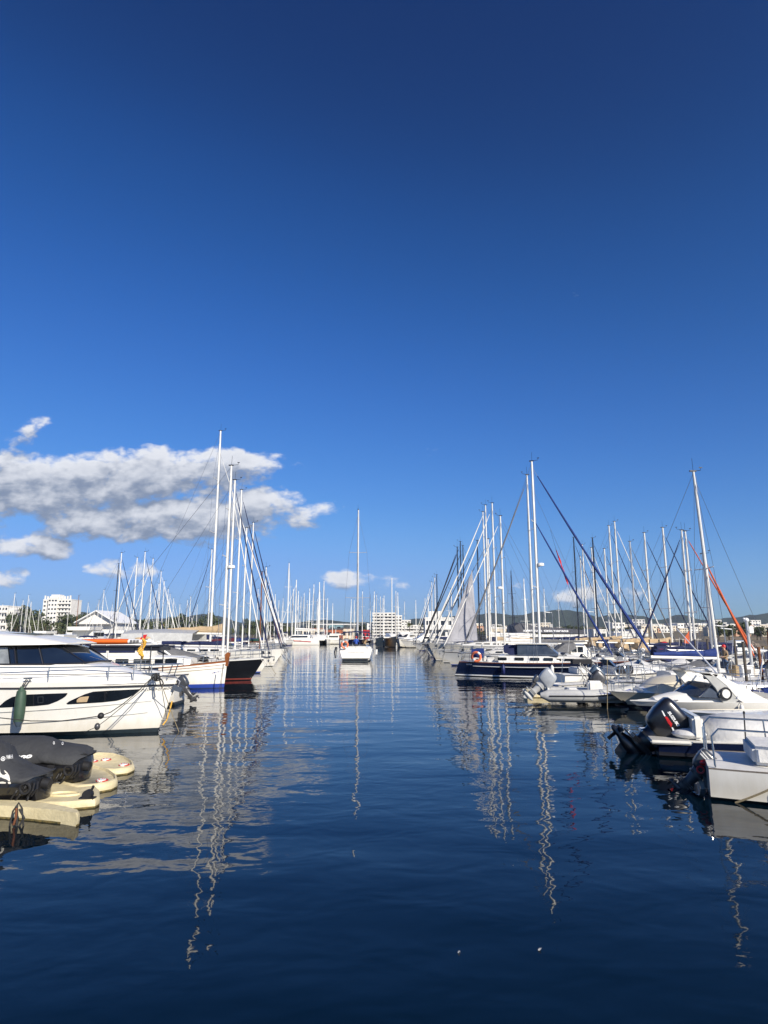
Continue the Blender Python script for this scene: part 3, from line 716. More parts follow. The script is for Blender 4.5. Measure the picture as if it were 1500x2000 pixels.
# ------------------------------------------------------------------ the big white motor yacht on the left
def motor_yacht():
    L, B = 11.6, 3.7; tip = W(347, 1328, 20.9); hd = R(-3.5)
    root = thing('motor_yacht', 'large white motor yacht with dark curved hull windows and hanging green fender', 'motor yacht',
                 (tip.x-math.cos(hd)*L/2, tip.y-math.sin(hd)*L/2, 0), hd)
    h, d, half, sheer = hull_part(root, ('gelcoat','gelcoat','antifoul_dark','gelcoat'), L=L, B=B, fb=1.60, fs=1.62, rb=.55, rs=0, sw=.92, flare=.86, pw=2.9, mid=.36, sag=.02, n=34, zs=(.12,.16), bowy=.05)
    d.build('deck', ['deck_white'], root)
    X = lambda a: L/2-a      # a metres aft of the stem
    for s in (-1, 1):
        b = MB(); b.tube([(-L/2+L*t, s*(half(t)*.985+.012), sheer(t)-.17) for t in [i/24 for i in range(25)]], .024, 6); b.build('rub_rail', ['stripe_dark'], root)
    # knuckle line pressed into the topsides
    for zf, nm in ((.42, 'chine'), (.20, 'spray_rail')):
        b = MB()
        for s in (-1, 1):
            pts = []
            for i in range(22):
                t = .30+.66*i/21; zz = sheer(t)*zf+.28*(i/21)**2; k = (zz/sheer(t)); yd = half(t); w = .86-.30*max(0, t-.5)*2*(.59); y = yd*w+(yd-yd*w)*k**.85
                xx = (L/2-.55*(1-k)); xx = -L/2+(xx+L/2)*t; pts.append((xx, s*(y-.003), zz))
            b.tube(pts, .011, 5)
        b.build(nm, ['deck_grey'], root)
    b = MB(); cabin_loft(b, [(X(9.5), 1.50, 1.30, 1.5, 2.08), (X(5.5), 1.55, 1.32, 1.5, 2.10), (X(3.4), 1.42, 1.18, 1.5, 2.12), (X(2.7), 1.28, 1.0, 1.5, 2.10), (X(1.7), 1.0, .62, 1.5, 1.88), (X(.8), .55, .25, 1.52, 1.66)], camber=.05)
    b.build('trunk', ['gelcoat'], root, smooth=50)
    b = MB(); cabin_loft(b, [(X(9.5), 1.24, 1.10, 2.06, 2.66), (X(5.0), 1.26, 1.10, 2.06, 2.66), (X(3.6), 1.16, 1.00, 2.06, 2.62), (X(3.35), 1.10, .94, 2.06, 2.56), (X(2.62), .86, .82, 2.06, 2.13)], camber=.04)
    gh = b.build('cabin_glass', ['glass'], root, smooth=30)
    b = MB(); b.add([(X(9.0), -1.235, 2.10), (X(4.75), -1.262, 2.10), (X(4.95), -1.13, 2.59), (X(9.0), -1.13, 2.59)], [(0,1,2,3)]); b.v = [(x, y-.014, z) for x, y, z in b.v]
    b.build('side_window', ['glass_pale'], root)
    b = MB()
    for a0, a1, w0, w1 in ((4.55, 4.75, 1.272, 1.12), (3.75, 4.02, 1.20, 1.04)):
        for s in (-1, 1): b.tube([(X(a0), s*w0, 2.10), (X(a1), s*(w1+.02), 2.62)], .022, 5)
    for s in (-.45, 0, .45): b.tube([(X(2.66), s*1.7, 2.13), (X(3.40), s*1.85, 2.60)], .016, 5)
    b.tube([(X(9.5), -1.26, 2.09), (X(4.9), -1.28, 2.09), (X(3.5), -1.19, 2.09), (X(2.66), -.92, 2.12), (X(2.56), 0, 2.15), (X(2.66), .92, 2.12), (X(3.5), 1.19, 2.09)], .028, 6)
    b.build('window_frame', ['stripe_dark'], root)
    st = []
    for a, w, z0, z1 in ((9.6,1.34,2.64,3.04),(7.5,1.36,2.64,3.08),(5.6,1.36,2.65,3.04),(4.6,1.32,2.66,2.96),(3.9,1.24,2.67,2.86),(3.45,1.12,2.68,2.78),(3.22,.96,2.69,2.73)):
        st.append([(X(a), -w, z0), (X(a), -w*.98, z0+(z1-z0)*.35), (X(a), -w*.84, z0+(z1-z0)*.85), (X(a), -w*.5, z1), (X(a), 0, z1+.03), (X(a), w*.5, z1), (X(a), w*.84, z0+(z1-z0)*.85), (X(a), w*.98, z0+(z1-z0)*.35), (X(a), w, z0)])
    b = MB(); b.loft(st); b.build('roof', ['gelcoat'], root, smooth=60)
    b = MB(); b.prism([(X(7.6), -.62), (X(4.5), -.52), (X(4.5), .52), (X(7.6), .62)], 3.045, 3.095); b.v = [(x, y, z-(.085 if x > X(5) else 0)) for x, y, z in b.v]; b.build('sunroof', ['glass_grey'], root)
    b = MB(); b.tube([(X(6.9), -1.22, 2.93), (X(6.85), -1.2, 3.0), (X(5.75), -1.16, 3.0), (X(5.7), -1.16, 2.93)], .022, 6); b.build('roof_rail', ['steel'], root)
    # rails and stanchions
    for s in (-1, 1):
        base = [(X(a), s*(half(1-a/L)*.93), sheer(1-a/L)) for a in (8.2, 6.6, 5.0, 3.4, 1.8, 1.15)]
        rail(root, base, .42, name='guard_rail', r=.019, mids=1)
    b = MB(); b.tube([(X(1.15), -.75, 2.02), (X(.6), -.5, 2.04), (X(.05), -.22, 2.06), (X(-.12), 0, 2.06), (X(.05), .22, 2.06), (X(.6), .5, 2.04), (X(1.15), .75, 2.02)], .019, 6)
    for s in (-1, 1): b.tube([(X(.25), s*.24, 1.6), (X(.1), s*.24, 2.06)], .016, 6)
    b.build('bow_rail', ['steel'], root)
    b = MB(); b.box((X(.9), 0, 1.70), (.5, .3, .16)); b.tube([(X(.5), 0, 1.68), (X(.1), 0, 1.66), (X(-.08), 0, 1.52), (X(-.02), 0, 1.36)], .035, 8); b.plate([(X(.05), 1.45), (X(-.22), 1.32), (X(-.16), 1.2), (X(.12), 1.28)], -.16, -.12); b.plate([(X(.05), 1.45), (X(-.22), 1.32), (X(-.16), 1.2), (X(.12), 1.28)], .12, .16)
    b.build('anchor', ['steel_dull'], root)
    for p in ([(0,1378),(10,1369),(24,1361),(48,1356.5),(90,1354.8),(132,1353.4),(131.5,1357),(124,1363),(112,1369.5),(95,1376),(70,1378.6),(40,1380),(0,1382),(-60,1384),(-60,1380)],
              [(129.5,1374),(135,1369.5),(150,1362.5),(166,1355.5),(182,1350.6),(215,1348.4),(250,1346.8),(276,1345.6),(266,1354.5),(250,1362.5),(228,1368.5),(200,1371.5),(165,1373.8),(132,1375.6)]):
        px, fs = polyfill(p, 3); w = decal('hull_window', root, [h], px, fs, ['glass'], .010)
    for (u0, v0, u1, v1) in ((66,1357.5,66,1377.5),(205,1350,205,1370.5)):
        decal('window_divider', root, [h], [(u0-.7, v0), (u0+.7, v0), (u1+.7, v1), (u1-.7, v1)], [(0,1,2,3)], ['stripe_dark'], .016)
    px, fs = polyfill([(75,1361),(84,1361),(84,1372),(75,1372)], 3); decal('porthole_frame', root, [h], [(74,1360.5),(85,1360),(85,1361),(74,1361.5),(74,1372),(85,1371.5),(85,1372.5),(74,1373),(75,1361),(75,1372.4),(84,1360.6),(84,1372)], [(0,1,2,3),(4,5,6,7),(0,8,9,7),(10,1,6,11)], ['glass_grey'], .017)
    px, fs = polyfill([(150,1367),(156,1361),(174,1359.5),(173,1370.5),(150,1371.5)], 4); decal('curtain', root, [h], px, fs, ['canvas_tan'], .017)
    px, fs = text_px('7ª CO-1-89-22', (275.5, 1350.6), (314.5, 1347.8), (.8, -5.0), .25, .01); decal('registration_number', root, [h], px, fs, ['stripe_dark'], .010)
    px, fs = text_px('MAGNE II', (319.5, 1347.6), (339.5, 1345.6), (.8, -4.8), .25, .01); decal('boat_name', root, [h], px, fs, ['stripe_dark'], .010)
    # bow strap of yellow rope, fender, cleat and lines
    def loc_(u, v, Y): return wm(root).inverted() @ W(u, v, Y)
    t = .34; y = -(half(t))*.97; xf = loc_(37, 1380, 19.3).x
    f = MB(); zc = .95; yy = -half((xf+L/2)/L)-.15
    f.tube([(xf, yy, zc-.58), (xf, yy, zc-.53), (xf, yy, zc-.44), (xf, yy, zc-.2), (xf, yy, zc+.15), (xf, yy, zc+.40), (xf, yy, zc+.47), (xf, yy, zc+.54)], [.05,.09,.135,.15,.15,.125,.06,.04], 14)
    fo = f.build('fender', ['fender_green'], root)
    f = MB(); f.tube([(xf, yy, zc-.60), (xf, yy, zc-.50), (xf, yy, zc-.44)], [.05,.11,.137], 12); f.build('fender_cap', ['cowl_blue'], fo)
    f = MB()
    for k in (-.02, .03, .0): f.tube([(xf, yy, zc+.5), (xf+k*2, yy+.07, 1.50), (xf+.02+k*3, yy+.22, 1.66)], .014, 5)
    f.build('fender_rope', ['rope_dark'], fo)
    f = MB(); f.tube([(xf-.12, yy+.24, 1.70), (xf+.14, yy+.24, 1.70)], .022, 6); f.tube([(xf-.04, yy+.24, 1.6), (xf-.04, yy+.24, 1.7)], .018, 6); f.tube([(xf+.06, yy+.24, 1.6), (xf+.06, yy+.24, 1.7)], .018, 6); f.build('cleat', ['steel_dull'], root)
    c0 = loc_(307, 1322, 20.2); c1 = loc_(314, 1335, 20.05)
    b = MB()
    for k in range(5): b.torus(tuple(c0+Vector((random.uniform(-.1,.1), random.uniform(-.05,.05), random.uniform(-.04,.05)))), .09, .020, 'xyz'[k % 3], 12, 5)
    b.tube([c0, loc_(316, 1328, 20.0), loc_(319, 1335, 20.0), loc_(314, 1339, 20.0)], .022, 5); b.tube([c0, loc_(312, 1329, 20.0), loc_(314, 1338, 20.0)], .022, 5)
    b.build('line_bundle', ['rope_dark'], root)
    def wl(name, pts, r, mn, sg=0): return line(name, '', [loc_(*p) for p in pts], r, mn, sg, parent=root)
    wl('mooring_line', [(300,1321,19.9),(284,1336,19.65),(262,1357,19.45),(240,1375,19.2),(216,1391,18.95),(197,1398,18.85),(170,1402,18.75),(120,1408,18.6),(60,1408,18.5),(0,1402,18.5),(-50,1396,18.5)], .014, 'rope_dark')
    wl('mooring_line', [(300,1322,19.95),(275,1350,19.5),(240,1379,19.15),(215,1400,19),(190,1419,19),(165,1430,19)], .010, 'rope_dark')
    wl('mooring_line', [(315,1338,20.0),(320,1370,20.4),(326,1404,20.7)], .010, 'rope_dark')
    wl('mooring_line', [(316,1338,20.0),(328,1372,20.6),(338,1400,20.9),(351,1433,20.9)], .011, 'rope_tan')
    wl('bow_strap', [(336,1369,20.9),(331,1390,20.88),(325,1407,20.8),(318,1416,20.75)], .022, 'yellow_line')
    b = MB(); p = loc_(197, 1398, 18.85); b.ell(p, (.09, .09, .09), 10, 8); b.build('line_float', ['rubber'], root)
    b = MB(); p = loc_(190, 1419, 19); b.ell(p, (.08, .08, .10), 10, 8); b.build('line_float', ['leg_metal'], root)
    return root
motor_yacht()
# ------------------------------------------------------------------ floating docks and jet skis
def floating_dock(label, px, z=.30, discs=(), name='floating_dock', rim=False):
    pts = [G(u, v, z) for u, v in px]; c = sum((Vector((p.x, p.y)) for p in pts), Vector((0, 0)))/len(pts)
    root = thing(name, label, 'floating dock', (c.x, c.y, 0), 0, 'jet ski docks')
    b = MB(); pl = [(p.x-c.x, p.y-c.y) for p in pts]; n = len(pl); rings = []
    for f, zz in ((.97, -.25), (1.0, -.02), (1.0, .0), (1.012, z*.4), (1.0, z-.035), (.975, z), (.90 if rim else .95, z+(.015 if rim else 0)), (.86 if rim else .93, z-(.03 if rim else 0))):
        rings.append([(x*f, y*f, zz) for x, y in pl])
    b.loft(rings); h = b.build('float', ['plastic_beige'], root, smooth=50)
    b = MB(); b.loft([[(x*1.003, y*1.003, -.02) for x, y in pl], [(x*1.012, y*1.012, .028) for x, y in pl]], cap=False); b.build('waterline_stain', ['slime'], root)
    for (u, v) in discs:
        p = G(u, v, z); x, y = p.x-c.x, p.y-c.y; b = MB(); zt = z-(.03 if rim else 0)
        b.torus((x, y+.012, zt+.010), .108, .012, 'z', 18, 6, mi=0); b.tube([(x, y-.02, zt-.01), (x, y-.02, zt+.036)], .088, 14, mi=1)
        for a_ in (.3, 1.6, 2.9, 4.2): b.tube([(x+.055*math.cos(a_), y-.02+.055*math.sin(a_), zt+.03), (x+.055*math.cos(a_), y-.02+.055*math.sin(a_), zt+.042)], .014, 6, mi=0)
        b.build('valve_cap', ['red_paint', 'white_paint'], root)
    return root, c, z
r4, c, z = floating_dock('round ended beige jet ski dock lying farthest out under the white yacht hull', [(150,1490),(165,1474),(190,1469),(220,1470),(245,1477),(260,1486),(263,1495),(250,1501),(225,1504),(195,1503),(165,1500)], .12, [(181,1485),(207,1482),(242,1492)], rim=True)
r3, c, z = floating_dock('beige jet ski dock wedged between the oval dock and the flat grey topped one', [(120,1505),(150,1492),(185,1494),(212,1502),(228,1513),(230,1522),(218,1528),(190,1533),(150,1537),(120,1530)], .15, [(199,1522)], rim=True)
r2, c, z = floating_dock('beige jet ski dock with black tie down winches and an oval dip', [(40,1545),(58,1534),(95,1529),(160,1530),(186,1535),(195,1543),(195,1556),(186,1561),(130,1566),(75,1566),(48,1560)], .14)
b = MB(); p = G(126, 1552, .14); b.torus((p.x-c.x, p.y-c.y, .145), .26, .03, 'z', 24, 6); b.v = [(x, (y-(p.y-c.y))*.55+(p.y-c.y), z_) for x, y, z_ in b.v]; b.build('oval_dip_rim', ['plastic_beige'], r2)
for u, v in ((70, 1551), (173, 1558)):
    p = G(u, v, .14); x, y = p.x-c.x, p.y-c.y-.04; b = MB(); b.tube([(x, y-.06, .20), (x, y+.06, .20)], .085, 12); b.tube([(x+.04, y, .24), (x+.08, y, .32), (x+.09, y, .35)], .022, 6); b.box((x, y, .14), (.26, .14, .04)); b.build('winch', ['rubber'], r2)
r1, c, z = floating_dock('long pointed beige dock in the lower left corner with rope loops', [(-120,1560),(0,1562),(58,1563),(96,1569),(130,1575),(153,1581),(156,1585),(150,1588),(120,1583),(60,1577),(0,1573),(-120,1573)], .20)
for u, v in ((6, 1574), (72, 1579), (105, 1582)):
    b = MB(); p = G(u, v, .18); b.tube([(p.x-c.x, p.y-c.y-.015, .0), (p.x-c.x, p.y-c.y-.015, .18)], .008, 4); b.build('seam', ['slime'], r1)
b = MB(); p = G(38, 1576, .27); x, y = p.x-c.x, p.y-c.y-.05
b.tube([(x-.1, y, .0), (x-.07, y, .22), (x+.0, y+.02, .34), (x+.07, y, .26), (x+.12, y, .0), (x+.06, y, -.12)], .014, 6); b.tube([(x-.02, y, .30), (x+.02, y-.01, .05), (x, y, -.05)], .02, 6); b.tube([(x+.03, y, .25), (x+.13, y-.02, .12), (x+.05, y-.02, -.02)], .018, 6); b.build('rope_loop', ['rope_dark', 'rope_tan'], r1)
b = MB(); b.tube([(x-.01, y-.015, .27), (x+.0, y-.025, .12), (x-.03, y-.02, .02)], .02, 6); b.build('frayed_rope', ['rust'], r1)
def jetski(label, Y, px_top, base_v, nose, ext=-3.2, w=.50, zb=.52):
    root = thing('jet_ski', label, 'jet ski', (nose.x, Y, 0), 0, 'covered jet skis on the docks')
    st = []
    for (u, v) in px_top:
        p = W(u, v, Y); st.append((p.x-nose.x, p.z))
    rings = []; n = len(st)
    for i, (x, zt) in enumerate(st):
        k = min(1, (i+.25)/2.2); ww = w*k**.6*(1+.04*math.sin(i*2)); z0 = zb+.10*(1-k)+.025*math.sin(i*1.7); ring = []
        for j, (a, q) in enumerate(((-1, 0), (-1.04, .22), (-.90, .50), (-.55, .84), (-.2, .98), (.2, .98), (.55, .84), (.90, .5), (1.04, .22), (1, 0))):
            ring.append((x+.03*math.sin(j*2.3+i), ww*a, z0+(zt-z0)*q+.012*math.sin(j*3+i*2.2)))
        rings.append(ring)
    b = MB(); b.loft(rings, closed=True); cv = b.build('cover', ['cover_charcoal'], root, smooth=75)
    b = MB(); rings = []
    for i, (x, zt) in enumerate(st):
        k = min(1, (i+.5)/2); rings.append([(x-.04, -w*.92*k, zb+.06), (x-.02, -w*.98*k, zb-.08), (x, -w*.6*k, .15), (x, w*.6*k, .15), (x-.02, w*.98*k, zb-.08), (x-.04, w*.92*k, zb+.06)])
    b.loft(rings); b.build('hull', ['cowl_black'], root, smooth=40)
    b = MB(); x0 = st[0][0]
    for k in range(7):
        a = random.uniform(-.35, .25); zz = random.uniform(.30, .60); b.tube([(x0-.02-.06*k, -w*.75, zz), (x0+.02-.07*k, -w*.9-.02, zz-.10), (x0-.08-.07*k, -w*.85, zz-.22)], .018, 5)
    b.build('hanging_strap', ['rubber'], root); b = MB(); b.tube([(x0-.05, -.12, .42), (x0+.08, -.12, .40)], .09, 12); b.build('jet_nozzle', ['rubber'], root); b = MB(); b.torus((x0-.18, -w*.95, .40), .085, .022, 'y', 14, 6); b.build('tow_ring', ['rubber'], root); b = MB(); b.box((x0-.52, -w*.99, .46), (.12, .03, .09))
    b.build('side_plate', ['rubber'], root)
    return root, cv
n2 = W(174, 1470, 13.9)
j2, cv2 = jetski('jet ski under a charcoal cover with ring marks, behind the one in the corner', 13.6, [(175,1474),(172,1463),(163,1456),(140,1453),(117,1449),(100,1441),(84,1437),(40,1436),(0,1438),(-60,1444)], 1500, n2)
px, fs = text_px('400', (25, 1484.5), (62, 1481), (3, -7.5), .0, .06); decal('cover_lettering', j2, [cv2], px, fs, ['white_paint'], .012)
for u, v in ((105, 1452), (122, 1453)):
    b = [(u+1.8*math.cos(a)*k, v+3*math.sin(a)*k) for k in (1, .6) for a in [2*math.pi*i/10 for i in range(10)]]
    decal('ring_mark', j2, [cv2], b, [(i, (i+1) % 10, 10+(i+1) % 10, 10+i) for i in range(10)], ['white_paint'], .012)
n1 = W(96, 1515, 12.1)
j1, cv1 = jetski('jet ski under a dark cover in the left corner beside the pointed dock', 12.1, [(97,1518),(88,1508),(70,1500),(52,1492),(36,1485),(22,1474),(12,1452),(0,1446),(-50,1442)], 1530, n1, w=.48, zb=.50)
px, fs = text_px('YAMAHA', (11, 1484), (25, 1482.5), (0, -8.5), -.12, .01); decal('cover_lettering', j1, [cv1], px, fs, ['white_paint'], .012)
ring = [(5.4+4.4*math.cos(a)*k, 1482.6+4.8*math.sin(a)*k) for k in (1, .78) for a in [2*math.pi*i/18 for i in range(18)]]; fs = [(i, (i+1) % 18, 18+(i+1) % 18, 18+i) for i in range(18)]
for k in range(3):
    a = k*math.pi/3+math.pi/2; dx, dy = math.cos(a)*3.6, math.sin(a)*3.9; nx, ny = -math.sin(a)*.45, math.cos(a)*.45; o = len(ring)
    ring += [(5.4-dx+nx, 1482.6-dy+ny), (5.4-dx-nx, 1482.6-dy-ny), (5.4+dx-nx, 1482.6+dy-ny), (5.4+dx+nx, 1482.6+dy+ny)]; fs.append((o, o+1, o+2, o+3))
decal('tuning_fork_emblem', j1, [cv1], ring, fs, ['white_paint'], .012)
px, fs = polyfill([(-10,1496),(0,1500),(12,1508),(21,1519),(22,1530),(-10,1531)], 4); decal('white_panel', j1, [cv1], px, fs, ['gelcoat_old'], .014)
# ------------------------------------------------------------------ left row, second boat: traditional white launch
def launch():
    L, B = 8.6, 2.9; tip = W(444, 1290, 37.4)
    root = thing('wooden_launch', 'white traditional launch with blue window covers, wooden stem post and blue waterline', 'motorboat', (tip.x-L/2, tip.y, 0), R(0))
    h, d, half, sheer = hull_part(root, ('gelcoat','stripe_blue','antifoul_blue','varnish'), L=L, B=B, fb=1.50, fs=1.15, rb=.12, rs=0, sw=.55, flare=.84, pw=2.2, n=24, zs=(.04,.24), sag=.12)
    d.build('deck', ['teak'], root); X = lambda a: L/2-a
    for k, zf in enumerate((.86, .74)):
        b = MB()
        for s in (-1, 1):
            pts = []
            for i in range(20):
                t = i/19; sh = sheer(t); zz = sh*zf; yd = half(t); w = .84-.30*max(0, t-.5)*2*.61; y = yd*w+(yd-yd*w)*zf**.85; xx = L/2-.12*(1-zf); pts.append((-L/2+(xx+L/2)*t, s*y, zz))
            b.tube(pts, .014, 5)
        b.build('moulding', ['rope_tan' if k else 'varnish'], root)
    b = MB(); b.plate([(X(.10), 1.2), (X(-.05), 1.2), (X(-.16), 1.92), (X(-.02), 1.98), (X(.14), 1.85)], -.055, .055); b.build('stem_post', ['varnish'], root)
    b = MB(); b.tube([(X(.4), 0, 1.62), (X(-.95), 0, 1.74)], .05, 7); b.build('bowsprit', ['rope_white'], root)
    b = MB(); b.tube([(X(.5), -.12, 1.62), (X(.35), 0, 1.68), (X(.5), .15, 1.66), (X(.7), 0, 1.72)], .10, 8); b.build('windlass', ['rope_white'], root)
    b = MB(); cabin_loft(b, [(X(7.6), 1.10, 1.02, 1.1, 1.80), (X(4.4), 1.14, 1.05, 1.1, 1.80), (X(2.4), .98, .84, 1.15, 1.72), (X(1.9), .82, .60, 1.2, 1.62)], camber=.06); b.build('trunk_cabin', ['gelcoat'], root)
    b = MB(); cabin_loft(b, [(X(7.4), 1.02, .96, 1.78, 2.52), (X(4.9), 1.04, .96, 1.78, 2.52), (X(4.35), .98, .86, 1.78, 2.40)], camber=.07); b.build('wheelhouse', ['gelcoat'], root)
    for a0, a1 in ((7.2, 6.5), (6.35, 4.9)):
        for s in (-1, 1):
            b = MB(); b.box((X((a0+a1)/2), s*1.03, 2.18), (a0-a1, .03, .42)); b.build('window_cover', ['canvas_navy'], root, bevel=.01)
    for a0, a1, mn in ((5.9, 5.2, 'glass'), (4.9, 3.95, 'glass_grey'), (3.75, 3.35, 'glass'), (3.2, 2.55, 'glass')):
        for s in (-1, 1):
            y = 1.11 if a0 > 4.5 else 1.085 if a0 > 4 else 1.03 if a0 > 3.5 else .965
            b = MB(); b.box((X((a0+a1)/2), s*y, 1.50), (a0-a1, .05, .28), rz=-s*(0 if a0 > 4.5 else .09)); b.build('window', [mn], root)
    rail(root, [(X(a), -half(1-a/L)*.9, sheer(1-a/L)) for a in (7, 5.4, 4.2, 3.2, 2.2, 1.2)], .42, .014, 'guard_rail', 0)
    px, fs = text_px('6ª PM-1-74-13', (413.5, 1316.5), (431, 1312.6), (.2, -3.2), .1, .01); decal('registration_number', root, [h], px, fs, ['stripe_blue'], .02)
    for p in ([(436, 1296, 36.2), (431, 1330, 36.2), (428, 1352, 36.0)], [(437, 1297, 36.2), (433, 1330, 36.2), (431, 1353, 36.0)]):
        iv = wm(root).inverted(); line('mooring_line', '', [iv @ W(*q) for q in p], .014, 'rope_dark', parent=root)
    # grey canopy over the cockpit, white struts
    b = MB(); st = []
    for a, hh in ((-.2, .0), (.5, .30), (1.4, .62), (2.3, .55), (3.4, .25)):
        x = X(6.2)+a; st.append([(x, -1.2, 1.95), (x, -.8, 2.0+hh*.8), (x, 0, 2.05+hh), (x, .8, 2.0+hh*.8), (x, 1.2, 1.95)])
    return root
launch()
# small white dinghy with hooded grey outboard between yacht and launch
r, h, half, sheer = motorboat('small white open boat with hooded grey outboard tucked behind the yacht bow', (-10.4, 29.5), 176, L=4.6, B=1.8, fb=.75, fs=.62, style='open', obm='cowl_grey', tilt=40, rails=False, at='stern', obs=.75)
r.location = (-11.2, 29.0, 0); r.rotation_euler = (0, 0, R(178))
# orange kayak on a rack above a neighbouring boat
rk, h, half, sheer = motorboat('white cabin boat carrying a dark rack behind the yacht wheelhouse', (-13.6, 33.5), 0, L=7.4, B=2.6, fb=1.0, fs=.85, style='cuddy', ob=False, det=2, rails=False)
b = MB()
for x in (-2.4, 2.0):
    for s in (-1, 1): b.tube([(x, s*1.0, .9), (x, s*.9, 2.42)], .03, 6)
    b.tube([(x, -1.0, 2.42), (x, 1.0, 2.42)], .035, 6)
for s in (-.9, .9): b.tube([(-2.9, s, 2.38), (2.6, s, 2.38)], .035, 6)
b.box((-.2, -.0, 2.27), (5.2, 1.7, .20)); b.build('roof_rack', ['mast_dark'], rk)
ka = W(124, 1254, 33); kb = W(296, 1254, 33); kl = kb.x-ka.x
root = thing('kayak', 'long orange kayak with white bow lying on a rack behind the yacht', 'kayak', ((ka.x+kb.x)/2, 33, 2.47), 0)
b = MB(); ms = []; rings = []
for i in range(17):
    f = i/16; x = -kl/2+kl*f; w = .30*math.sin(math.pi*min(max(f, .02), .98))**.6+.02; hh = .13*math.sin(math.pi*min(max(f, .03), .97))**.4+.02
    rings.append([(x, w*math.cos(2*math.pi*j/10), .15+hh*math.sin(2*math.pi*j/10)) for j in range(10)])
b.loft(rings[:13]); b.build('body', ['orange'], root); b = MB(); b.loft(rings[12:]); b.v = [(x, y*1.002, z) for x, y, z in b.v]; b.build('bow', ['white_paint'], root)
for k in range(3): b = MB(); b.box((kl*(.29+.035*k), -.255+.03*k*.5, .16), (.12, .03, .13)); b.build('bow_marking', ['canvas_grey'], root)
b = MB(); b.plate([(kl*.36, .24), (kl*.42, .24), (kl*.445, .50), (kl*.40, .48)], -.02, .02); b.build('fin', ['red_paint'], root)
# folded bimini poles
p = W(330, 1262, 34.5)
rt, h, half, sheer = motorboat('white boat with grey canopy and two raised white awning poles left of the masts', (-9.4, 41.2), 0, L=8.0, B=2.8, fb=1.25, fs=1.0, style='cuddy', ob=False, det=2, rails=True)
rt.location = (-13.4, 40.0, 0)
b = MB(); st = []
for a, hh in ((-3.8, .30), (-2.6, .62), (-1.2, .80), (.1, .72), (1.3, .40), (2.4, .10)):
    st.append([(a, -1.25, 1.25), (a, -1.15, 1.35+hh*.6), (a, -.6, 1.5+hh), (a, .6, 1.5+hh), (a, 1.15, 1.35+hh*.6), (a, 1.25, 1.25)])
b.loft(st, closed=False, cap=False); b.build('canopy', ['canvas_grey'], rt, smooth=60)
b = MB(); b.tube([(-.7, -1.15, 2.75), (.9, -1.2, 1.65)], [.07, .05], 8); b.tube([(-1.2, -1.0, 2.70), (.3, -1.25, 1.55)], [.07, .05], 8); b.build('awning_pole', ['white_paint'], rt)
b = MB(); b.ell((-.75, -1.15, 2.75), (.25, .10, .10), 8, 6); b.ell((-1.25, -1.0, 2.70), (.25, .10, .10), 8, 6); b.build('pole_cover', ['canvas_tan'], rt)
# yellow folded umbrella flag on the yacht neighbour's rail
p = W(277, 1266, 31.5); root = thing('pennant', 'yellow and orange cloth tied to an upright pole left of the grey canopy', 'flag', (p.x, 31.5, 0)); b = MB(); b.tube([(0, 0, .5), (0, 0, p.z+.75)], .025, 6); b.build('pole', ['steel_dull'], root)
b = MB()
for k in range(7): a = k*.9; b.tube([(0, 0, p.z+.45-.11*k), (.16*math.cos(a), .16*math.sin(a), p.z+.30-.11*k), (.05, .02, p.z+.08-.10*k)], [.05, .075, .03], 6)
b.build('cloth', ['yellow_line'], root)
WH = ('gelcoat','stripe_blue','antifoul_dark','stripe_dark'); WH2 = ('gelcoat','stripe_white','antifoul_dark','gelcoat'); OLD = ('gelcoat_old','stripe_dark','antifoul_dark','stripe_dark')
BLK = ('black_hull','antifoul_red','black_hull','stripe_white'); NVY = ('navy','stripe_white','antifoul_dark','varnish')
GL = 'sailing boats moored bow out along the left pontoon'
def left(u, v, D, bow, L, label, **k):
    p = W(u, v, D); mx = .5-(bow-p.x)/L; k.setdefault('B', L*.31)
    return sailboat(label, '', (p.x, D), k.pop('hd', 0), L=L, H=p.z, mx=mx, group=GL, **k)
ls2 = left(452, 910, 43.5, -7.9, 12.6, 'black hulled sailing boat with tan boom cover and grey awning, behind the wooden stem post', hullm=BLK, furl='mast_white', furlr=.05, furlH=.9, cover='canvas_tan', spread=3, radar=True, fb=1.45, coverh=.36, boomlen=3.9, bzz=.75)
left(431, 842, 62, -9.4, 15.2, 'white sailing boat whose white mast is the tallest on the left', hullm=WH2, furl='mast_white', furlr=.06, furlH=.9, cover='canvas_navy', spread=3, coverh=.4, fend=2, radius=.145)
b = MB(); b.loft([[(x_, -1.75, 2.55), (x_, -1.6, 3.05+d_), (x_, 0, 3.30+d_), (x_, 1.6, 3.05+d_), (x_, 1.75, 2.55)] for x_, d_ in ((-2.7, -.05), (-.5, .03), (1.9, -.03))], closed=False, cap=False); b.build('awning', ['hypalon'], ls2[0], smooth=20)
left(459, 938, 51.0, -8.8, 11.6, 'white sailing boat with navy boom cover, third mast from the tallest left one', hullm=WH, furl='canvas_navy', cover='canvas_navy', spread=3, boomlen=5.2)
left(472, 957, 68, -10.6, 12.2, 'white sailing boat with pale stripe and dark furled headsail, fourth tall mast on the left', hullm=WH2, furl='canvas_navy', cover='canvas_burgundy', spread=2, furlr=.10, fend=2)
left(482, 1031, 73, -11.2, 11.6, 'white sailing boat with burgundy furled headsail, shorter mast among the left bows', hullm=WH, furl='canvas_burgundy', cover='canvas_blue', spread=2, furlr=.08)
left(495, 1021, 78, -11.8, 12.4, 'white sailing boat with thick navy furled headsail, rightmost white mast of the left bunch', hullm=WH, furl='canvas_navy', cover='canvas_navy', spread=2, furlr=.11)
left(512, 1117, 83.5, -12.6, 10.8, 'sailing boat with a reddish wooden mast at the end of the left row', hullm=OLD, mastm='mast_wood', furl='mast_white', cover='canvas_green', spread=1)
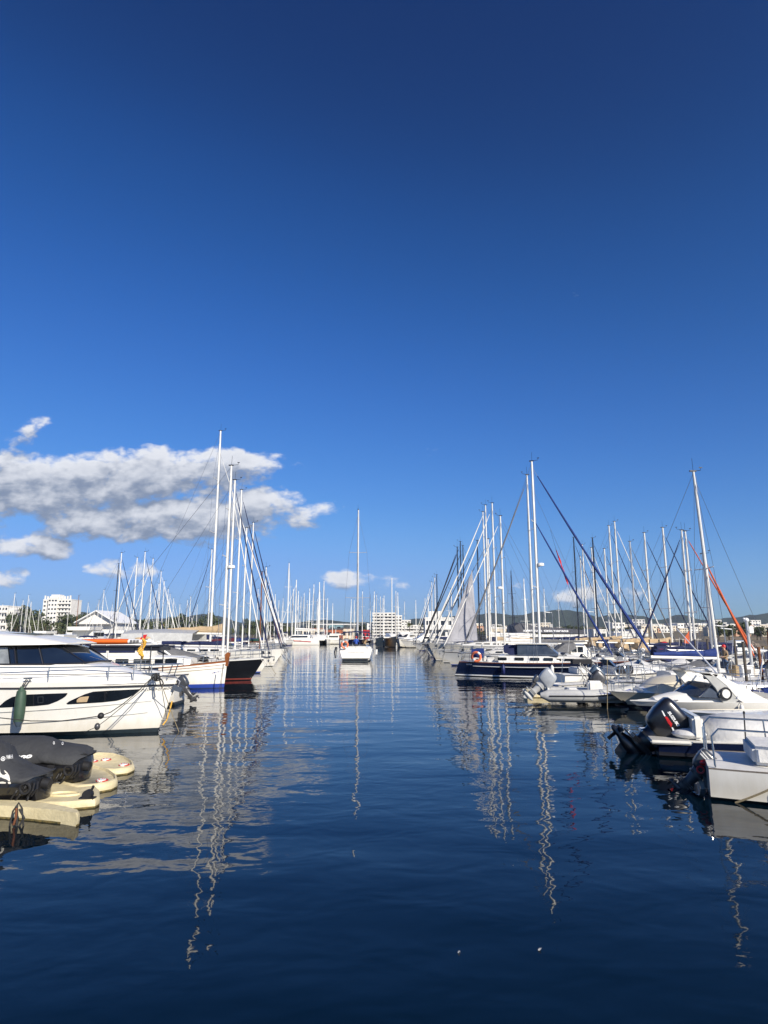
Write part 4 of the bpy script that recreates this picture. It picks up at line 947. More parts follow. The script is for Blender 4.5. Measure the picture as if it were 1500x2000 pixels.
left(520, 1108, 89, -13.2, 11.4, 'white sailing boat with white furled headsail, last bow of the left row', hullm=WH2, furl='mast_white', cover='canvas_blue', spread=2, bimini='canvas_white')
left(414, 1073, 95, -22, 13.5, 'white sailing boat with dark furled headsail slanting left, between the bunch and the tall mast', hullm=WH, hd=180, furl='canvas_navy', cover='canvas_navy', spread=2)
# ------------------------------------------------------------------ the sailing boat under way
def under_way():
    D = 75.3; p = W(700, 996, 80.5); L = 12.4
    root, h, half, sheer = sailboat('white sailing boat under way seen from astern with an orange life ring', '', (p.x, 80.5), 91, L=L, B=4.15, H=p.z, mx=.08, mastm='mast_silver', furl='canvas_grey', cover='canvas_navy', spread=2, hullm=('gelcoat','stripe_dark','antifoul_dark','stripe_dark'), sw=.86, fb=1.45, boomlen=5.0, coverh=.5, lines=False)
    z = sheer(.02)
    b = MB(); cabin_loft(b, [(-L*.47, 1.85, 1.7, z-.1, z+.40), (-L*.20, 1.75, 1.5, z-.1, z+.45), (-L*.14, 1.5, 1.3, z-.1, z+.5)]); b.build('cockpit_coaming', ['gelcoat'], root)
    b = MB(); b.box((-L/2-.35, 0, .38), (.8, 3.1, .12)); b.box((-L/2-.02, 0, .85), (.08, 1.1, .9)); b.build('bathing_platform', ['gelcoat'], root, bevel=.03)
    b = MB(); b.box((-L/2-.07, 0, .95), (.02, 1.9, .03)); b.box((-L/2-.07, 0, .72), (.02, 1.9, .03)); b.build('transom_seam', ['stripe_dark'], root)
    b = MB(); rings = []
    for i in range(6):
        x = -L*.42+.5*i; zz = z+1.95+.1*math.sin(math.pi*i/5); rings.append([(x, -1.75, zz-.2), (x, -1.4, zz), (x, 0, zz+.1), (x, 1.4, zz), (x, 1.75, zz-.2), (x, 1.4, zz-.04), (x, 0, zz+.06), (x, -1.4, zz-.04)])
    b.loft(rings); bi = b.build('bimini', ['canvas_navy'], root)
    b = MB()
    for s in (-1, 1):
        for x in (-L*.42, -L*.42+2.4): b.tube([(-L*.36, s*1.8, z), (x, s*1.72, z+1.8)], .02, 5)
    b.build('bimini_frame', ['steel'], bi)
    b = MB(); b.box((-L*.30, 1.95, z+.7), (1.5, .06, 1.1)); b.box((-L*.30, -1.9, z+.75), (1.6, .05, .9)); b.build('spray_dodger', ['canvas_navy'], root)
    b = MB(); b.torus((-L/2-.05, 1.25, z+.62), .34, .10, 'x', 22, 8, mfun=lambda i: 1 if i in (3,4,14,15) else 0); b.build('life_ring', ['ring_orange', 'white_paint'], root)
    b = MB(); b.tube([(-L/2-.25, 2.25, .35), (-L/2-.1, 2.30, 1.0), (-L/2+.2, 2.2, 1.5)], [.08, .16, .14], 8); b.build('outboard_bracket_motor', ['cowl_black'], root)
    b = MB(); b.tube([(-L/2-.1, -2.25, .75), (-L/2-.1, -2.3, 1.30)], .16, 9); b.build('fender', ['fender_white'], root)
    M_ = wm(root)
    for (x, y, top, lab, hz) in ((-L*.40, .0, 'jacket_blue', 'person in a blue jacket steering the sailing boat under way', z-.25), (-L*.30, -.95, 'jacket_tan', 'person in a tan top beside the helmsman on the moving sailing boat', z-.3)):
        q = M_ @ Vector((x, y, hz)); person(lab, q, R(92), top=top, legs='rubber', hat=None if y else 'red_paint')
under_way()
# ------------------------------------------------------------------ right row: bows to the channel
GR = 'sailing boats moored along the right pontoon'
def right(u, v, D, bow, L, label, **k):
    p = W(u, v, D); mx = .5-(p.x-bow)/L; k.setdefault('B', L*.31)
    return sailboat(label, '', (p.x, D), k.pop('hd', 180), L=L, H=p.z, mx=mx, group=GR, **k)
# navy ketch-like sailing boat lying broadside, stern to the channel
def navy_boat():
    D = 47.0; p = W(1039, 903, D); L = 13.2; hd = -18
    c, s = math.cos(R(hd)), math.sin(R(hd)); st = G(916, 1319); cx, cy = st.x+c*L/2-.55*c, st.y+s*L/2
    mxd = ((p.x-cx)*c+(D-cy)*s)/L
    root, h, half, sheer = sailboat('navy blue sailing boat lying broadside with white deckhouse and blue furled headsail', '', (cx+c*L*mxd, cy+s*L*mxd), hd, L=L, B=3.9, H=p.z, mx=mxd, hullm=NVY, furl='canvas_blue', furlr=.13, cover=None, spread=2, radar=True, boomlen=5.6, fb=1.28, sw=.45, rake=.0, fend=3, back=True)
    z = sheer(.4)
    for sg in (-1, 1):
        b = MB(); b.tube([(-L/2+L*t, sg*(half(t)*.985+.012), sheer(t)-.30) for t in [.08+.9*i/20 for i in range(21)]], .022, 5); b.build('cove_line', ['stripe_white'], root)
    b = MB(); cabin_loft(b, [(-L*.28, 1.35, 1.28, z-.1, z+.46), (-L*.02, 1.35, 1.25, z-.1, z+.46), (L*.035, 1.25, 1.10, z-.1, z+.30)]); b.build('deckhouse', ['gelcoat'], root)
    for x in (-.26, -.17, -.09, -.02):
        for sg in (-1, 1): b = MB(); b.box((x*L, sg*1.335, z+.24), (L*.048, .05, .20)); b.build('deckhouse_window', ['glass'], root, bevel=.02)
    b = MB(); cabin_loft(b, [(-L*.18, 1.2, 1.15, z+.43, z+1.22), (-L*.03, 1.2, 1.10, z+.43, z+1.22), (L*.03, 1.1, .9, z+.43, z+.58)]); b.build('pilothouse_screen', ['glass_grey'], root)
    b = MB(); b.box((-L*.085, 0, z+1.29), (L*.22, 2.5, .08)); b.build('pilothouse_roof', ['gelcoat'], root)
    b = MB(); b.torus((-L*.40, -half(.1)*1.0, sheer(.1)+.36), .31, .085, 'y', 22, 8, mfun=lambda i: 1 if i in (2,3,13,14) else 0); b.build('life_ring', ['ring_orange', 'white_paint'], root)
    b = MB(); b.tube([(L*.46, 0, sheer(.98)), (L*.56, 0, sheer(.98)+.1)], .07, 8); b.build('bowsprit', ['gelcoat'], root)
    # inner forestay with its own furled sail
    b = MB(); p0 = Vector((L*.30, 0, sheer(.8)+.4)); p1 = Vector((mxd*L+.1, 0, p.z*.70)); b.tube([p0+(p1-p0)*i/8+Vector((0, 0, -.10*math.sin(math.pi*i/8))) for i in range(9)], [.05]+[.085-.005*i for i in range(7)]+[.03], 7); b.build('staysail', ['canvas_blue'], root)
    b = MB(); b.box((-L*.40, .3, z+.1), (.9, .7, .5)); b.box((-L*.33, -.6, z+.1), (.5, .5, .4)); b.build('deck_box', ['canvas_white'], root, bevel=.05)
    b = MB(); b.plate([(-L*.43, z+.3), (-L*.36, z+.3), (-L*.36, z+.95), (-L*.43, z+.9)], -1.0, -.96); b.build('rail_cloth', ['canvas_blue'], root)
    for u0, v0, u1, v1 in ((903,1285,889,1318),(902,1286,899,1321),(908,1288,915,1316)):
        iv = wm(root).inverted(); line('hanging_line', '', [iv @ W(u0, v0, 48.9), iv @ W(u1, v1, 48.6)], .018, 'rope_dark', .1, parent=root)
    px, fs = text_px('LORIA', (911.5, 1298.4), (922, 1298.8), (0, -2.2), .1, .02); decal('boat_name', root, [h], px, fs, ['stripe_white'], .02)
navy_boat()
right(1029, 928, 56, 6.6, 12.6, 'white sailing boat behind the navy one with grey furled headsail slanting left', furl='canvas_grey', cover='canvas_grey', spread=2, hullm=WH2, furlr=.10, back=True, fend=2)
right(977, 1008, 63, 5.6, 12.8, 'white sailing boat with long pale furled headsail, right of the grey sail', furl='mast_white', cover='canvas_white', hullm=WH, furlr=.085, fend=2, radar=True)
right(961, 983, 69.5, 5.4, 13.5, 'white sailing boat carrying the tallest mast of the packed right bunch', furl='mast_white', cover='canvas_tan', hullm=WH2, furlr=.10)
gs = right(948, 987, 74.5, 5.0, 13.6, 'grey white bow facing the channel with a partly hoisted grey headsail', furl='mast_white', cover='canvas_white', hullm=('gelcoat_old','stripe_white','antifoul_dark','gelcoat_old'), furlr=.09, fb=2.0)
right(943, 1000, 80, 5.2, 13, 'white sailing boat with cream furled headsail behind the grey hoisted one', furl='canvas_white', cover='canvas_tan', hullm=WH, furlr=.11)
right(953, 1053, 76.5, 5.4, 12, 'white sailing boat with thin mast half hidden in the right bunch', furl='canvas_grey', cover='canvas_navy', hullm=WH2)
right(932, 1056, 85, 5.3, 12.5, 'sailing boat with a single dark mast behind the grey sail', mastm='mast_dark', furl='canvas_black', cover='canvas_black', hullm=WH)
right(893, 1069, 92, 5.5, 13.5, 'dark hulled sailing boat with black mast, outermost of the black masts', mastm='mast_dark', furl='canvas_black', cover='canvas_black', hullm=('navy','stripe_white','antifoul_dark','stripe_white'), furlr=.12, fb=1.7)
right(899, 1058, 98, 5.7, 14, 'sailing boat with the highest of the three black masts', mastm='mast_dark', furl='canvas_navy', cover='canvas_navy', hullm=WH, furlr=.12)
right(904, 1066, 104, 6.0, 13, 'sailing boat with the right hand of the three black masts', mastm='mast_dark', furl='canvas_black', cover='canvas_black', hullm=WH2, furlr=.12)
right(853, 1123, 118, 5.6, 12, 'white sailing boat with dark slim mast at the end of the right row', mastm='mast_dark', furl='canvas_navy', cover='canvas_navy', hullm=WH)
right(849, 1128, 124, 5.8, 12, 'white sailing boat, white mast second from the far end of the right row', furl='mast_white', cover='canvas_blue', hullm=WH)
right(843, 1137, 132, 5.8, 12, 'white sailing boat with the lowest mast at the far end of the right row', furl='mast_white', cover='canvas_white', hullm=WH2)
right(881, 1150, 112, 7.5, 10, 'small white sailing boat hidden behind the black masts', furl='mast_white', cover='canvas_blue', hullm=WH)
# partly hoisted grey sail of the grey-white boat
gr = gs[0]; iv = wm(gr).inverted(); T_ = iv @ W(922, 1112, 74.3); T2 = iv @ W(920, 1120, 73.0); tack = iv @ W(871, 1254, 72.8); cl = iv @ W(933, 1251, 73.6)
b = MB(); rings = []
for i in range(13):
    f = i/12; a = tack.lerp(T2, f); c_ = cl.lerp(T_, f); bel = .55*math.sin(math.pi*min(f+.12, 1))*(1-f); rings.append([a.lerp(c_, j/8)+Vector((0, -bel*math.sin(math.pi*j/8), 0)) for j in range(9)])
b.loft(rings, closed=False, cap=False); b.build('hoisted_sail', ['sail_grey'], gr, smooth=80)
b = MB()
for i in (3, 6, 9): b.tube([p+Vector((0, -.02, 0)) for p in rings[i]], .02, 4)
b.build('sail_seam', ['canvas_grey'], gr)
# second bunch, further right, beyond the pontoon: bows to the right
GB = 'sailing boats on the far side of the right pontoon'
for (u, v, D, L, mm, fu, co, rk_, lab) in (
    (1120,1050,96,12,'mast_dark','canvas_navy','canvas_navy',0,'sailing boat with tall dark mast standing left of the blue furled headsail'),
    (1133,1087,99,10,'mast_white','mast_white','canvas_blue',0,'short masted sailing boat crossed by the blue headsail of the navy boat'),
    (1137,1064,93,12,'mast_white','mast_white','canvas_navy',0,'sailing boat with white mast and white furled sail, just right of the dark mast'),
    (1157,1051,87,12,'mast_dark','canvas_navy','canvas_navy',0,'sailing boat with black mast in the middle of the right bunch'),
    (1155,1070,91,11,'mast_white','mast_white','canvas_tan',0,'sailing boat with white mast hidden close behind the black mast'),
    (1180,1072,84,11,'mast_white','canvas_navy','canvas_navy',0,'sailing boat with lower white mast between the black mast and a tall pair'),
    (1189,1027,80,12.5,'mast_white','canvas_navy','canvas_tan',0,'sailing boat with the left mast of the tall white pair'),
    (1200,1019,76,12.5,'mast_white','mast_white','canvas_tan',0,'sailing boat with the right and taller mast of the white pair'),
    (1230,1058,73,11,'mast_silver','canvas_grey','canvas_navy',0,'sailing boat with silver mast carrying a small dark radar'),
    (1258,1041,69,11.5,'mast_white','canvas_navy','canvas_tan',0,'sailing boat with white mast above the tan boom cover, left one'),
    (1294,1031,64,11.5,'mast_white','canvas_navy','canvas_tan',0,'sailing boat with white mast above the tan boom cover, right one')):
    p = W(u, v, D)
    sailboat(lab, '', (p.x, D), 3, L=L, B=L*.31, H=p.z, mx=.06, mastm=mm, furl=fu, cover=co, radius=.135, group=GB, hullm=WH if D % 2 else WH2, furlr=.085, coverh=.36, boomlen=L*.42)
p = W(1331, 1036, 55.5); sailboat('sailing boat with white mast and blue and white furled headsail slanting left', '', (p.x, 55.5), 178, L=10.5, B=3.3, H=p.z, mx=.05, furl='canvas_navy', cover='canvas_navy', group=GB, hullm=WH, furlr=.10)
p = W(1338, 1038, 53.5); sailboat('sailing boat with white mast and orange furled headsail slanting right', '', (p.x, 53.5), -4, L=10.5, B=3.3, H=p.z, mx=.04, furl='canvas_orange', cover='canvas_navy', group=GB, hullm=WH2, furlr=.09)
p = W(1357, 922, 32.4); bl = sailboat('old white sailing boat with bright blue boom cover and leaning weathered mast', '', (W(1403, 1290, 32.4).x, 32.4), 3, L=8.8, B=2.8, H=p.z, mx=.14, mastm='mast_white', furl=None, cover='canvas_blue', hullm=OLD, rake=.034, boomlen=3.4, coverh=.26, fb=.95, radius=.10, spread=1, hood='none')
# steeply hanging dark red pennant
p = W(1098, 1110, 46.4); root = thing('red_flag', 'narrow dark red flag hanging steeply right of the tall navy boat mast', 'flag', (p.x, 46.4, p.z)); b = MB()
q0 = W(1085, 1070, 46.4)-p; q1 = W(1112, 1150, 46.4)-p; rings = []
for i in range(13):
    f = i/12; c_ = q0.lerp(q1, f); w = .065*math.sin(math.pi*f)**.7*(1+.4*math.sin(i*2.1)); rings.append([c_+Vector((-w, .05*math.sin(i), 0)), c_+Vector((0, .05*math.sin(i*1.7)+.03, 0)), c_+Vector((w, .04*math.cos(i), 0)), c_+Vector((0, .03*math.cos(i)-.02, 0))])
b.loft(rings); b.build('cloth', ['canvas_red'], root)
b = MB(); b.tube([W(1075, 1035, 46.4)-p, q0, q1, W(1135, 1215, 46.4)-p], .008, 4); b.build('halyard', ['rope_dark'], root)
# ------------------------------------------------------------------ right foreground
def near_boats():
    # A: white boat at the lower right, small grey outboard
    st = G(1388, 1560); hd = -22; L, B = 6.0, 2.3
    n = Vector((-math.sin(R(hd)), math.cos(R(hd)), 0)); c = Vector((math.cos(R(hd)), math.sin(R(hd)), 0))
    cen = st+n*(B/2*.72)+c*(L/2)
    r, h, half, sheer = motorboat('small white boat with teak gunwale at the lower right, tilted grey outboard on its stern', cen, hd, L=L, B=B, fb=.76, fs=.58, hullm=('gelcoat','gelcoat','antifoul_dark','wood_grey'), style='cuddy', ob=False, rails=False, flare=.93, screen=False)
    outboard(r, (-L/2-.06, -.10, .27), .60, R(46), cowl='cowl_grey', leg='leg_metal', boxy=1, lk=1.05, lw=1.1)
    oa = [k for k in kids(r) if k.name.startswith('outboard')][0]
    for poly in ([(1362,1467),(1364.5,1465.5),(1387,1490),(1385,1492)], [(1366.5,1464.5),(1368.5,1463.5),(1390,1487.5),(1388.5,1489)]):
        px, fs = polyfill(poly, 3); decal('cowl_stripe', r, [oa], px, fs, ['canvas_white'], .006, parent=oa)
    z = sheer(.05)
    b = MB()
    for s in (-1, 1):
        y = s*half(.05)*.9
        b.tube([(-L/2+.12, y, z), (-L/2+.10, y, z+.55), (-L/2+.22, y, z+.68), (-L/2+1.5, y*1.02, z+.66), (-L/2+2.4, y*1.03, z+.55), (-L/2+2.9, y*1.03, z)], .019, 7)
        b.tube([(-L/2+1.25, y*1.01, z), (-L/2+1.22, y*1.01, z+.66)], .016, 6)
    b.tube([(-L/2+.12, half(.05)*.9, z), (-L/2+.10, half(.05)*.9, z+.50), (-L/2+.05, .5, z+.52), (-L/2+.05, .45, z)], .017, 6)
    b.build('stern_rail', ['steel'], r)
    for k, (x, y) in enumerate(((-L/2+1.9, -half(.3)*.86), (-L/2+3.4, -half(.5)*.86))):
        b = MB()
        for i in range(5): b.torus((x+random.uniform(-.06,.06), y+random.uniform(-.03,.05), z+.06+.03*i), .17-.02*i, .025, 'z', 14, 5)
        b.tube([(x-.3, y, z+.05), (x-.1, y-.1, z+.2), (x+.15, y-.1, z+.24), (x+.4, y, z+.05)], .035, 6); b.build('coiled_rope', ['rope_dark'], r)
    b = MB(); b.prism([(-L/2+1.7, -.9), (-L/2+3.8, -.95), (-L/2+3.8, .95), (-L/2+1.7, .9)], z+.05, z+.13); b.build('engine_cover', ['gelcoat_cream'], r, bevel=.03)
    b = MB(); b.ell((-L/2-.02, -.25, z-.05), (.09, .06, .06), 8, 6); b.torus((-L/2-.10, -.28, z-.18), .06, .018, 'y', 12, 5); b.build('red_float', ['red_paint'], r)
    b = MB(); b.plate([(-L/2-.22, .42), (-L/2-.15, .46), (-L/2-.02, .02), (-L/2-.10, -.02)], -.06, .0); b.build('bracket_board', ['rope_white'], r)
    iv = wm(r).inverted(); a = Vector((-L/2+1.45, -half(.25)*1.02, z+.03))
    line('stern_line', '', [a, iv @ G(1436, 1568, 0)], .018, 'rope_tan', .03, parent=r)
    line('stern_line', '', [a, iv @ W(1510, 1560, 12.6)], .017, 'rope_dark', .02, parent=r)
    # B: boat with the big black outboard
    st = G(1288, 1480); hd = -14; L, B = 6.6, 2.5; c = Vector((math.cos(R(hd)), math.sin(R(hd)), 0)); n = Vector((-c.y, c.x, 0))
    cen = st+n*(B/2*.80)+c*(L/2)
    r, h, half, sheer = motorboat('white motorboat with dark hull bottom and very large tilted black outboard', cen, hd, L=L, B=B, fb=.70, fs=.42, hullm=('gelcoat','stripe_dark','antifoul_dark','gelcoat'), style='none', ob=False, rails=False, flare=.90, screen=False)
    for o in [k for k in kids(r) if k.name.startswith('hull')]: 
        o.data.materials[0] = MATS['navy']
    z = sheer(.1)
    # moulded white superstructure with tonneau
    st_ = []
    for x, w, z1 in ((-L/2+1.15, .80, z+.12), (-L/2+1.35, .98, z+.42), (-L/2+1.9, 1.04, z+.52), (-L/2+2.8, 1.06, z+.50), (-L/2+3.6, 1.04, z+.55), (-L/2+4.6, .85, z+.40), (-L/2+5.6, .45, z+.22)):
        st_.append([(x, -w, z), (x, -w*1.03, z+(z1-z)*.35), (x, -w*.92, z+(z1-z)*.8), (x, -w*.55, z1), (x, 0, z1+.04), (x, w*.55, z1), (x, w*.92, z+(z1-z)*.8), (x, w*1.03, z+(z1-z)*.35), (x, w, z)])
    b = MB(); b.loft(st_); b.build('tonneau_cover', ['canvas_white'], r, smooth=70)
    b = MB(); b.box((-L/2+.28, -.80, z-.03), (.95, .78, .09)); b.box((-L/2+.28, .75, z-.03), (.95, .80, .09)); b.build('swim_platform', ['gelcoat'], r, bevel=.03)
    b = MB(); b.ell((-L/2+.80, -.62, z+.12), (.42, .36, .13), 14, 8); b.build('seat_cushion', ['canvas_white'], r)
    b = MB(); b.box((-L/2+.95, 0, z+.30), (.25, 2.0, .55)); b.build('transom_seat', ['gelcoat'], r, bevel=.06)
    ob = outboard(r, (-L/2+.16, -.30, .30), 1.30, R(50), cowl='cowl_black', leg='cowl_black', lk=.60, lw=1.45)
    iv = wm(r).inverted()
    px, fs = text_px('SUZUKI', (1303, 1391), (1323, 1420), (5.2, -3.2), .15, .05); decal('cowl_lettering', r, [ob], px, fs, ['white_paint'], .010, parent=ob)
    px, fs = text_px('175', (1300.5, 1403.5), (1309, 1418), (3.6, -2.2), .15, .05); decal('cowl_number', r, [ob], [(a, b_) for a, b_ in px], fs, ['red_paint'], .016, parent=ob)
    for poly, mn in (([(1292,1388),(1294.5,1388),(1300,1398.5),(1298.5,1400),(1296,1397)], 'white_paint'), ([(1298.2,1400),(1303,1399.5),(1313,1414),(1311,1420.5),(1305,1413)], 'red_paint'), ([(1311.5,1421),(1313.5,1420),(1322,1433.5),(1322,1437),(1318,1436.5)], 'white_paint')):
        px, fs = polyfill(poly, 2); decal('cowl_stripe', r, [ob], px, fs, [mn], .009 if mn == 'white_paint' else .008, parent=ob)
    # upright stern pole line
    return
near_boats()
def near_boats2():
    # C: cream and white cruiser with raked radar arch, bow to the left
    bow = W(1229, 1372, 24.3); hd = 186; L, B = 7.6, 2.7; c = Vector((math.cos(R(hd)), math.sin(R(hd)), 0))
    cen = Vector((bow.x, bow.y, 0))-c*(L/2)
    r, h, half, sheer = motorboat('white sports cruiser with dark lower hull and raked white radar arch', cen, hd, L=L, B=B, fb=.60, fs=.66, hullm=('gelcoat','navy','navy','gelcoat'), style='cuddy', ob=False, rails=False, flare=.92, screen=False, pw=2.3)
    for p_ in h.data.polygons:
        if p_.center.z < .36 and p_.material_index == 0: p_.material_index = 2
    z = sheer(.5)
    iv = wm(r).inverted()
    def AP(u, v, Y): return iv @ W(u, v, Y)
    blade = [(1383,1313),(1402,1317),(1450,1342),(1500,1368),(1530,1385),(1530,1402),(1478,1388),(1440,1366),(1418,1340),(1400,1325)]
    leg_ = [(1367,1313),(1383,1313),(1400,1325),(1418,1340),(1442,1367),(1424,1380),(1412,1374),(1396,1344),(1380,1326)]
    for poly, mn, nm in ((blade, 'gelcoat', 'arch_blade'), (leg_, 'deck_grey', 'arch_leg')):
        for Y, dy_ in ((23.6, 0), (23.6, 2.35)):
            P = [W(u, v, Y) for u, v in poly]; b = MB(); n_ = len(P)
            a = [iv @ (p+Vector((0, dy_-.05, 0))) for p in P]; c2 = [iv @ (p+Vector((0, dy_+.05, 0))) for p in P]
            b.add(a+c2, [tuple(range(n_)), tuple(range(n_, 2*n_))[::-1]]+[(j, n_+j, n_+(j+1) % n_, (j+1) % n_) for j in range(n_)]); b.build(nm, [mn if dy_ == 0 else 'gelcoat'], r, bevel=.015)
    b = MB(); q4 = [W(u, v, 23.6) for u, v in ((1369,1314),(1401,1317),(1399,1321),(1374,1318))]; b.loft([[iv @ (p+Vector((0, d_, .06*math.sin(math.pi*d_/2.35)))) for p in q4] for d_ in (-.05, .6, 1.2, 1.8, 2.4)]); b.build('arch_top', ['gelcoat'], r)
    p = W(1418, 1355, 23.5); q = iv @ p; b = MB(); b.torus(tuple(q), .20, .030, 'y', 22, 6); b.build('speaker_ring', ['stripe_dark'], r); b = MB(); b.tube([q+Vector((0, -.02, 0)), q+Vector((0, .02, 0))], .15, 18); b.build('speaker', ['gelcoat'], r)
    q = iv @ W(1440, 1372, 23.6); q2 = iv @ W(1520, 1395, 23.6); b = MB(); b.plate([(q.x+.3, z), (q2.x-.2, z), (q2.x-.2, q2.z), (q.x+.1, q.z)], -.95, .95); b.build('coaming', ['gelcoat'], r, bevel=.05)
    b = MB(); x0 = .55
    b.add([(x0+1.1, -.85, z+.18), (x0+1.5, 0, z+.24), (x0+1.1, .95, z+.18), (x0-.2, 1.12, z+.12), (x0+.5, -.75, z+.62), (x0+.75, 0, z+.66), (x0+.5, .85, z+.62), (x0-.35, 1.05, z+.56)], [(0,1,5,4),(1,2,6,5),(2,3,7,6)]); b.build('windscreen', ['glass_grey'], r)
    b = MB()
    for a, b_ in (((x0+1.1, .95, z+.18), (x0+.5, .85, z+.62)), ((x0-.2, 1.12, z+.12), (x0-.35, 1.05, z+.56)), ((x0+.5, .85, z+.62), (x0-.35, 1.05, z+.56)), ((x0+1.5, 0, z+.24), (x0+.75, 0, z+.66)), ((x0+.5, .85, z+.62), (x0+.75, 0, z+.66))): b.tube([a, b_], .02, 5)
    b.build('windscreen_frame', ['steel'], r)
    px, fs = text_px('6ª IB-2-58-27', (1287, 1380.2), (1326, 1381.6), (.2, -3.6), .05, .02); decal('registration_number', r, [h], px, fs, ['stripe_dark'], .012)
    # D: cream hull with bow to the left
    bow = W(1187, 1352, 27.4); hd = 184; L, B = 7.4, 2.5; c = Vector((math.cos(R(hd)), math.sin(R(hd)), 0)); cen = Vector((bow.x, bow.y, 0))-c*(L/2)
    r, h, half, sheer = motorboat('cream hulled boat with cream folded hood and dark eye shaped hull opening', cen, hd, L=L, B=B, fb=.68, fs=.62, hullm=('gelcoat_cream','stripe_dark','antifoul_dark','deck_grey'), style='none', ob=False, rails=True, screen=False, pw=2.2)
    z = sheer(.5); b = MB(); st_ = []
    for x, w, h1 in ((2.35, .5, .10), (1.7, .75, .58), (.9, .9, .70), (.1, .95, .64), (-.3, .9, .20)):
        st_.append([(x, -w, z), (x, -w*.92, z+h1*.7), (x, -w*.4, z+h1), (x, w*.4, z+h1), (x, w*.92, z+h1*.7), (x, w, z)])
    b.loft(st_); b.build('folded_hood', ['gelcoat_cream'], r, smooth=40)
    b = MB(); b.box((.85, .84, z+.42), (.26, .10, .46), ry=.2); b.build('hood_strap', ['canvas_grey'], r)
    b = MB(); cabin_loft(b, [(-3.2, .9, .8, z-.02, z+.32), (-1.4, .95, .85, z-.02, z+.36), (2.4, .6, .45, z-.02, z+.16)]); b.build('cabin_top', ['gelcoat'], r)
    px, fs = polyfill([(1213,1368),(1217,1367),(1222,1370),(1226,1375),(1221,1376),(1216,1373)], 2); decal('hull_opening', r, [h], px, fs, ['stripe_dark'], .012)
    # E: RIB with light grey outboard
    st = G(1078, 1378); hd = -8; L = 3.7; c = Vector((math.cos(R(hd)), math.sin(R(hd)), 0)); cen = st+c*(L/2)+Vector((0, .8, 0))
    r = thing('inflatable_boat', 'inflatable boat with pale grey tubes and pale grey outboard tilted up', 'inflatable boat', cen, R(hd))
    for s in (-1, 1):
        pts = [(-L/2-.35, s*.78, .42), (-L/2, s*.78, .40), (0, s*.80, .42), (L*.28, s*.66, .50), (L*.42, s*.38, .60), (L*.48, 0, .66)]
        b = MB(); b.tube(pts, [.10, .25, .25, .24, .22, .20], 16); t = b.build('tube', ['hypalon'], r)
        b = MB(); b.tube([(x, y+s*.235*(1 if i < 4 else .6), z_) for i, (x, y, z_) in enumerate(pts[1:])], .04, 6); b.build('rubbing_strake', ['stripe_dark'], t)
        b = MB(); b.tube([(x, y+s*.215*(1 if i < 4 else .6), z_+.085) for i, (x, y, z_) in enumerate(pts[1:])], .02, 6); b.build('tube_stripe', ['stripe_blue'], t)
    b = MB(); b.prism([(-L/2, -.62), (L*.3, -.55), (L*.42, 0), (L*.3, .55), (-L/2, .62)], .12, .30); b.box((-L/2+.03, 0, .45), (.08, 1.1, .50)); b.build('floor', ['gelcoat'], r)
    b = MB(); b.box((.2, 0, .62), (.6, .55, .75)); b.build('console', ['gelcoat'], r, bevel=.07); b = MB(); b.box((-.8, 0, .50), (.5, .9, .4)); b.build('seat', ['canvas_white'], r, bevel=.06)
    outboard(r, (-L/2-.08, 0, .72), .98, R(50), cowl='cowl_light', leg='hypalon')
    # hooded cowl standing beyond
    # F: boat with two dark outboards behind the RIB
    r, h, half, sheer = motorboat('white fishing boat with dark open cuddy and dark tilted outboard right of the inflatable', (9.7, 28.6), -6, L=3.4, B=1.5, fb=.80, fs=.66, hullm=('navy','stripe_dark','antifoul_dark','gelcoat'), style='none', ob=False, rails=False, at='stern')
    r.location = (11.5, 30.2, 0)
    outboard(r, (-1.75, .0, .66), .85, R(46), cowl='leg_metal', leg='leg_metal'); 
    r2, h, half, sheer = motorboat('white boat with dark open cabin standing behind the inflatable', (12.4, 35.4), 4, L=6.2, B=2.4, fb=1.0, fs=.9, style='cuddy', ob=False, rails=True)
    b = MB(); b.box((.2, -.86, 1.15), (.9, .10, .42)); b.build('open_doorway', ['stripe_dark'], r2, bevel=.05)
    outboard(r, (-1.72, .45, .72), 1.0, R(42), cowl='cowl_blue', leg='leg_metal')
    # hard fender like grey hood
    r, c_, z_ = floating_dock('beige floating dock behind the inflatable boat stern', [(1022,1344),(1072,1342),(1074,1350),(1030,1350)], .30)
    # more small craft behind, towards the pontoon
    specs = ((15.0, 38.2, 8, 6.0, 'cuddy', 'canvas_white', 'cowl_black', 'white boat under a pale cover between the navy boat and the inflatable'),
             (17.8, 35.5, 176, 6.0, 'cuddy', None, 'cowl_grey', 'white cuddy boat beside the cream hood'),
             (18.2, 38.2, 182, 6.4, 'cuddy', 'canvas_grey', 'cowl_black', 'white motorboat with grey cover near the pontoon'),
             (17.4, 29.4, 178, 5.4, 'open', None, 'cowl_black', 'small white open boat between the cream hood and the blue boom cover'),
             (20.4, 47.5, 182, 5.8, 'cuddy', None, 'cowl_grey', 'white cuddy boat lying against the far pontoon stretch'),
             (19.4, 44.2, 178, 5.4, 'open', None, 'cowl_black', 'white open boat lying where the two pontoons meet'),
             (16.9, 24.6, 176, 6.4, 'cuddy', 'canvas_blue', 'cowl_black', 'white motorboat with bright blue cover at the right edge'),
             (18.6, 41.2, 184, 6.2, 'cuddy', 'canvas_white', 'cowl_grey', 'covered white boat tied to the grey pontoon'),
             (19.0, 52.0, 0, 6.4, 'cuddy', None, 'cowl_black', 'white cuddy boat behind the navy boat bow'),
             (16.8, 57.0, 4, 7.0, 'wheel', None, 'cowl_black', 'white wheelhouse boat behind the navy boat pilothouse'),
             (14.0, 53.0, 178, 6.4, 'cuddy', 'canvas_white', 'cowl_black', 'covered white boat half hidden behind the navy deckhouse'))
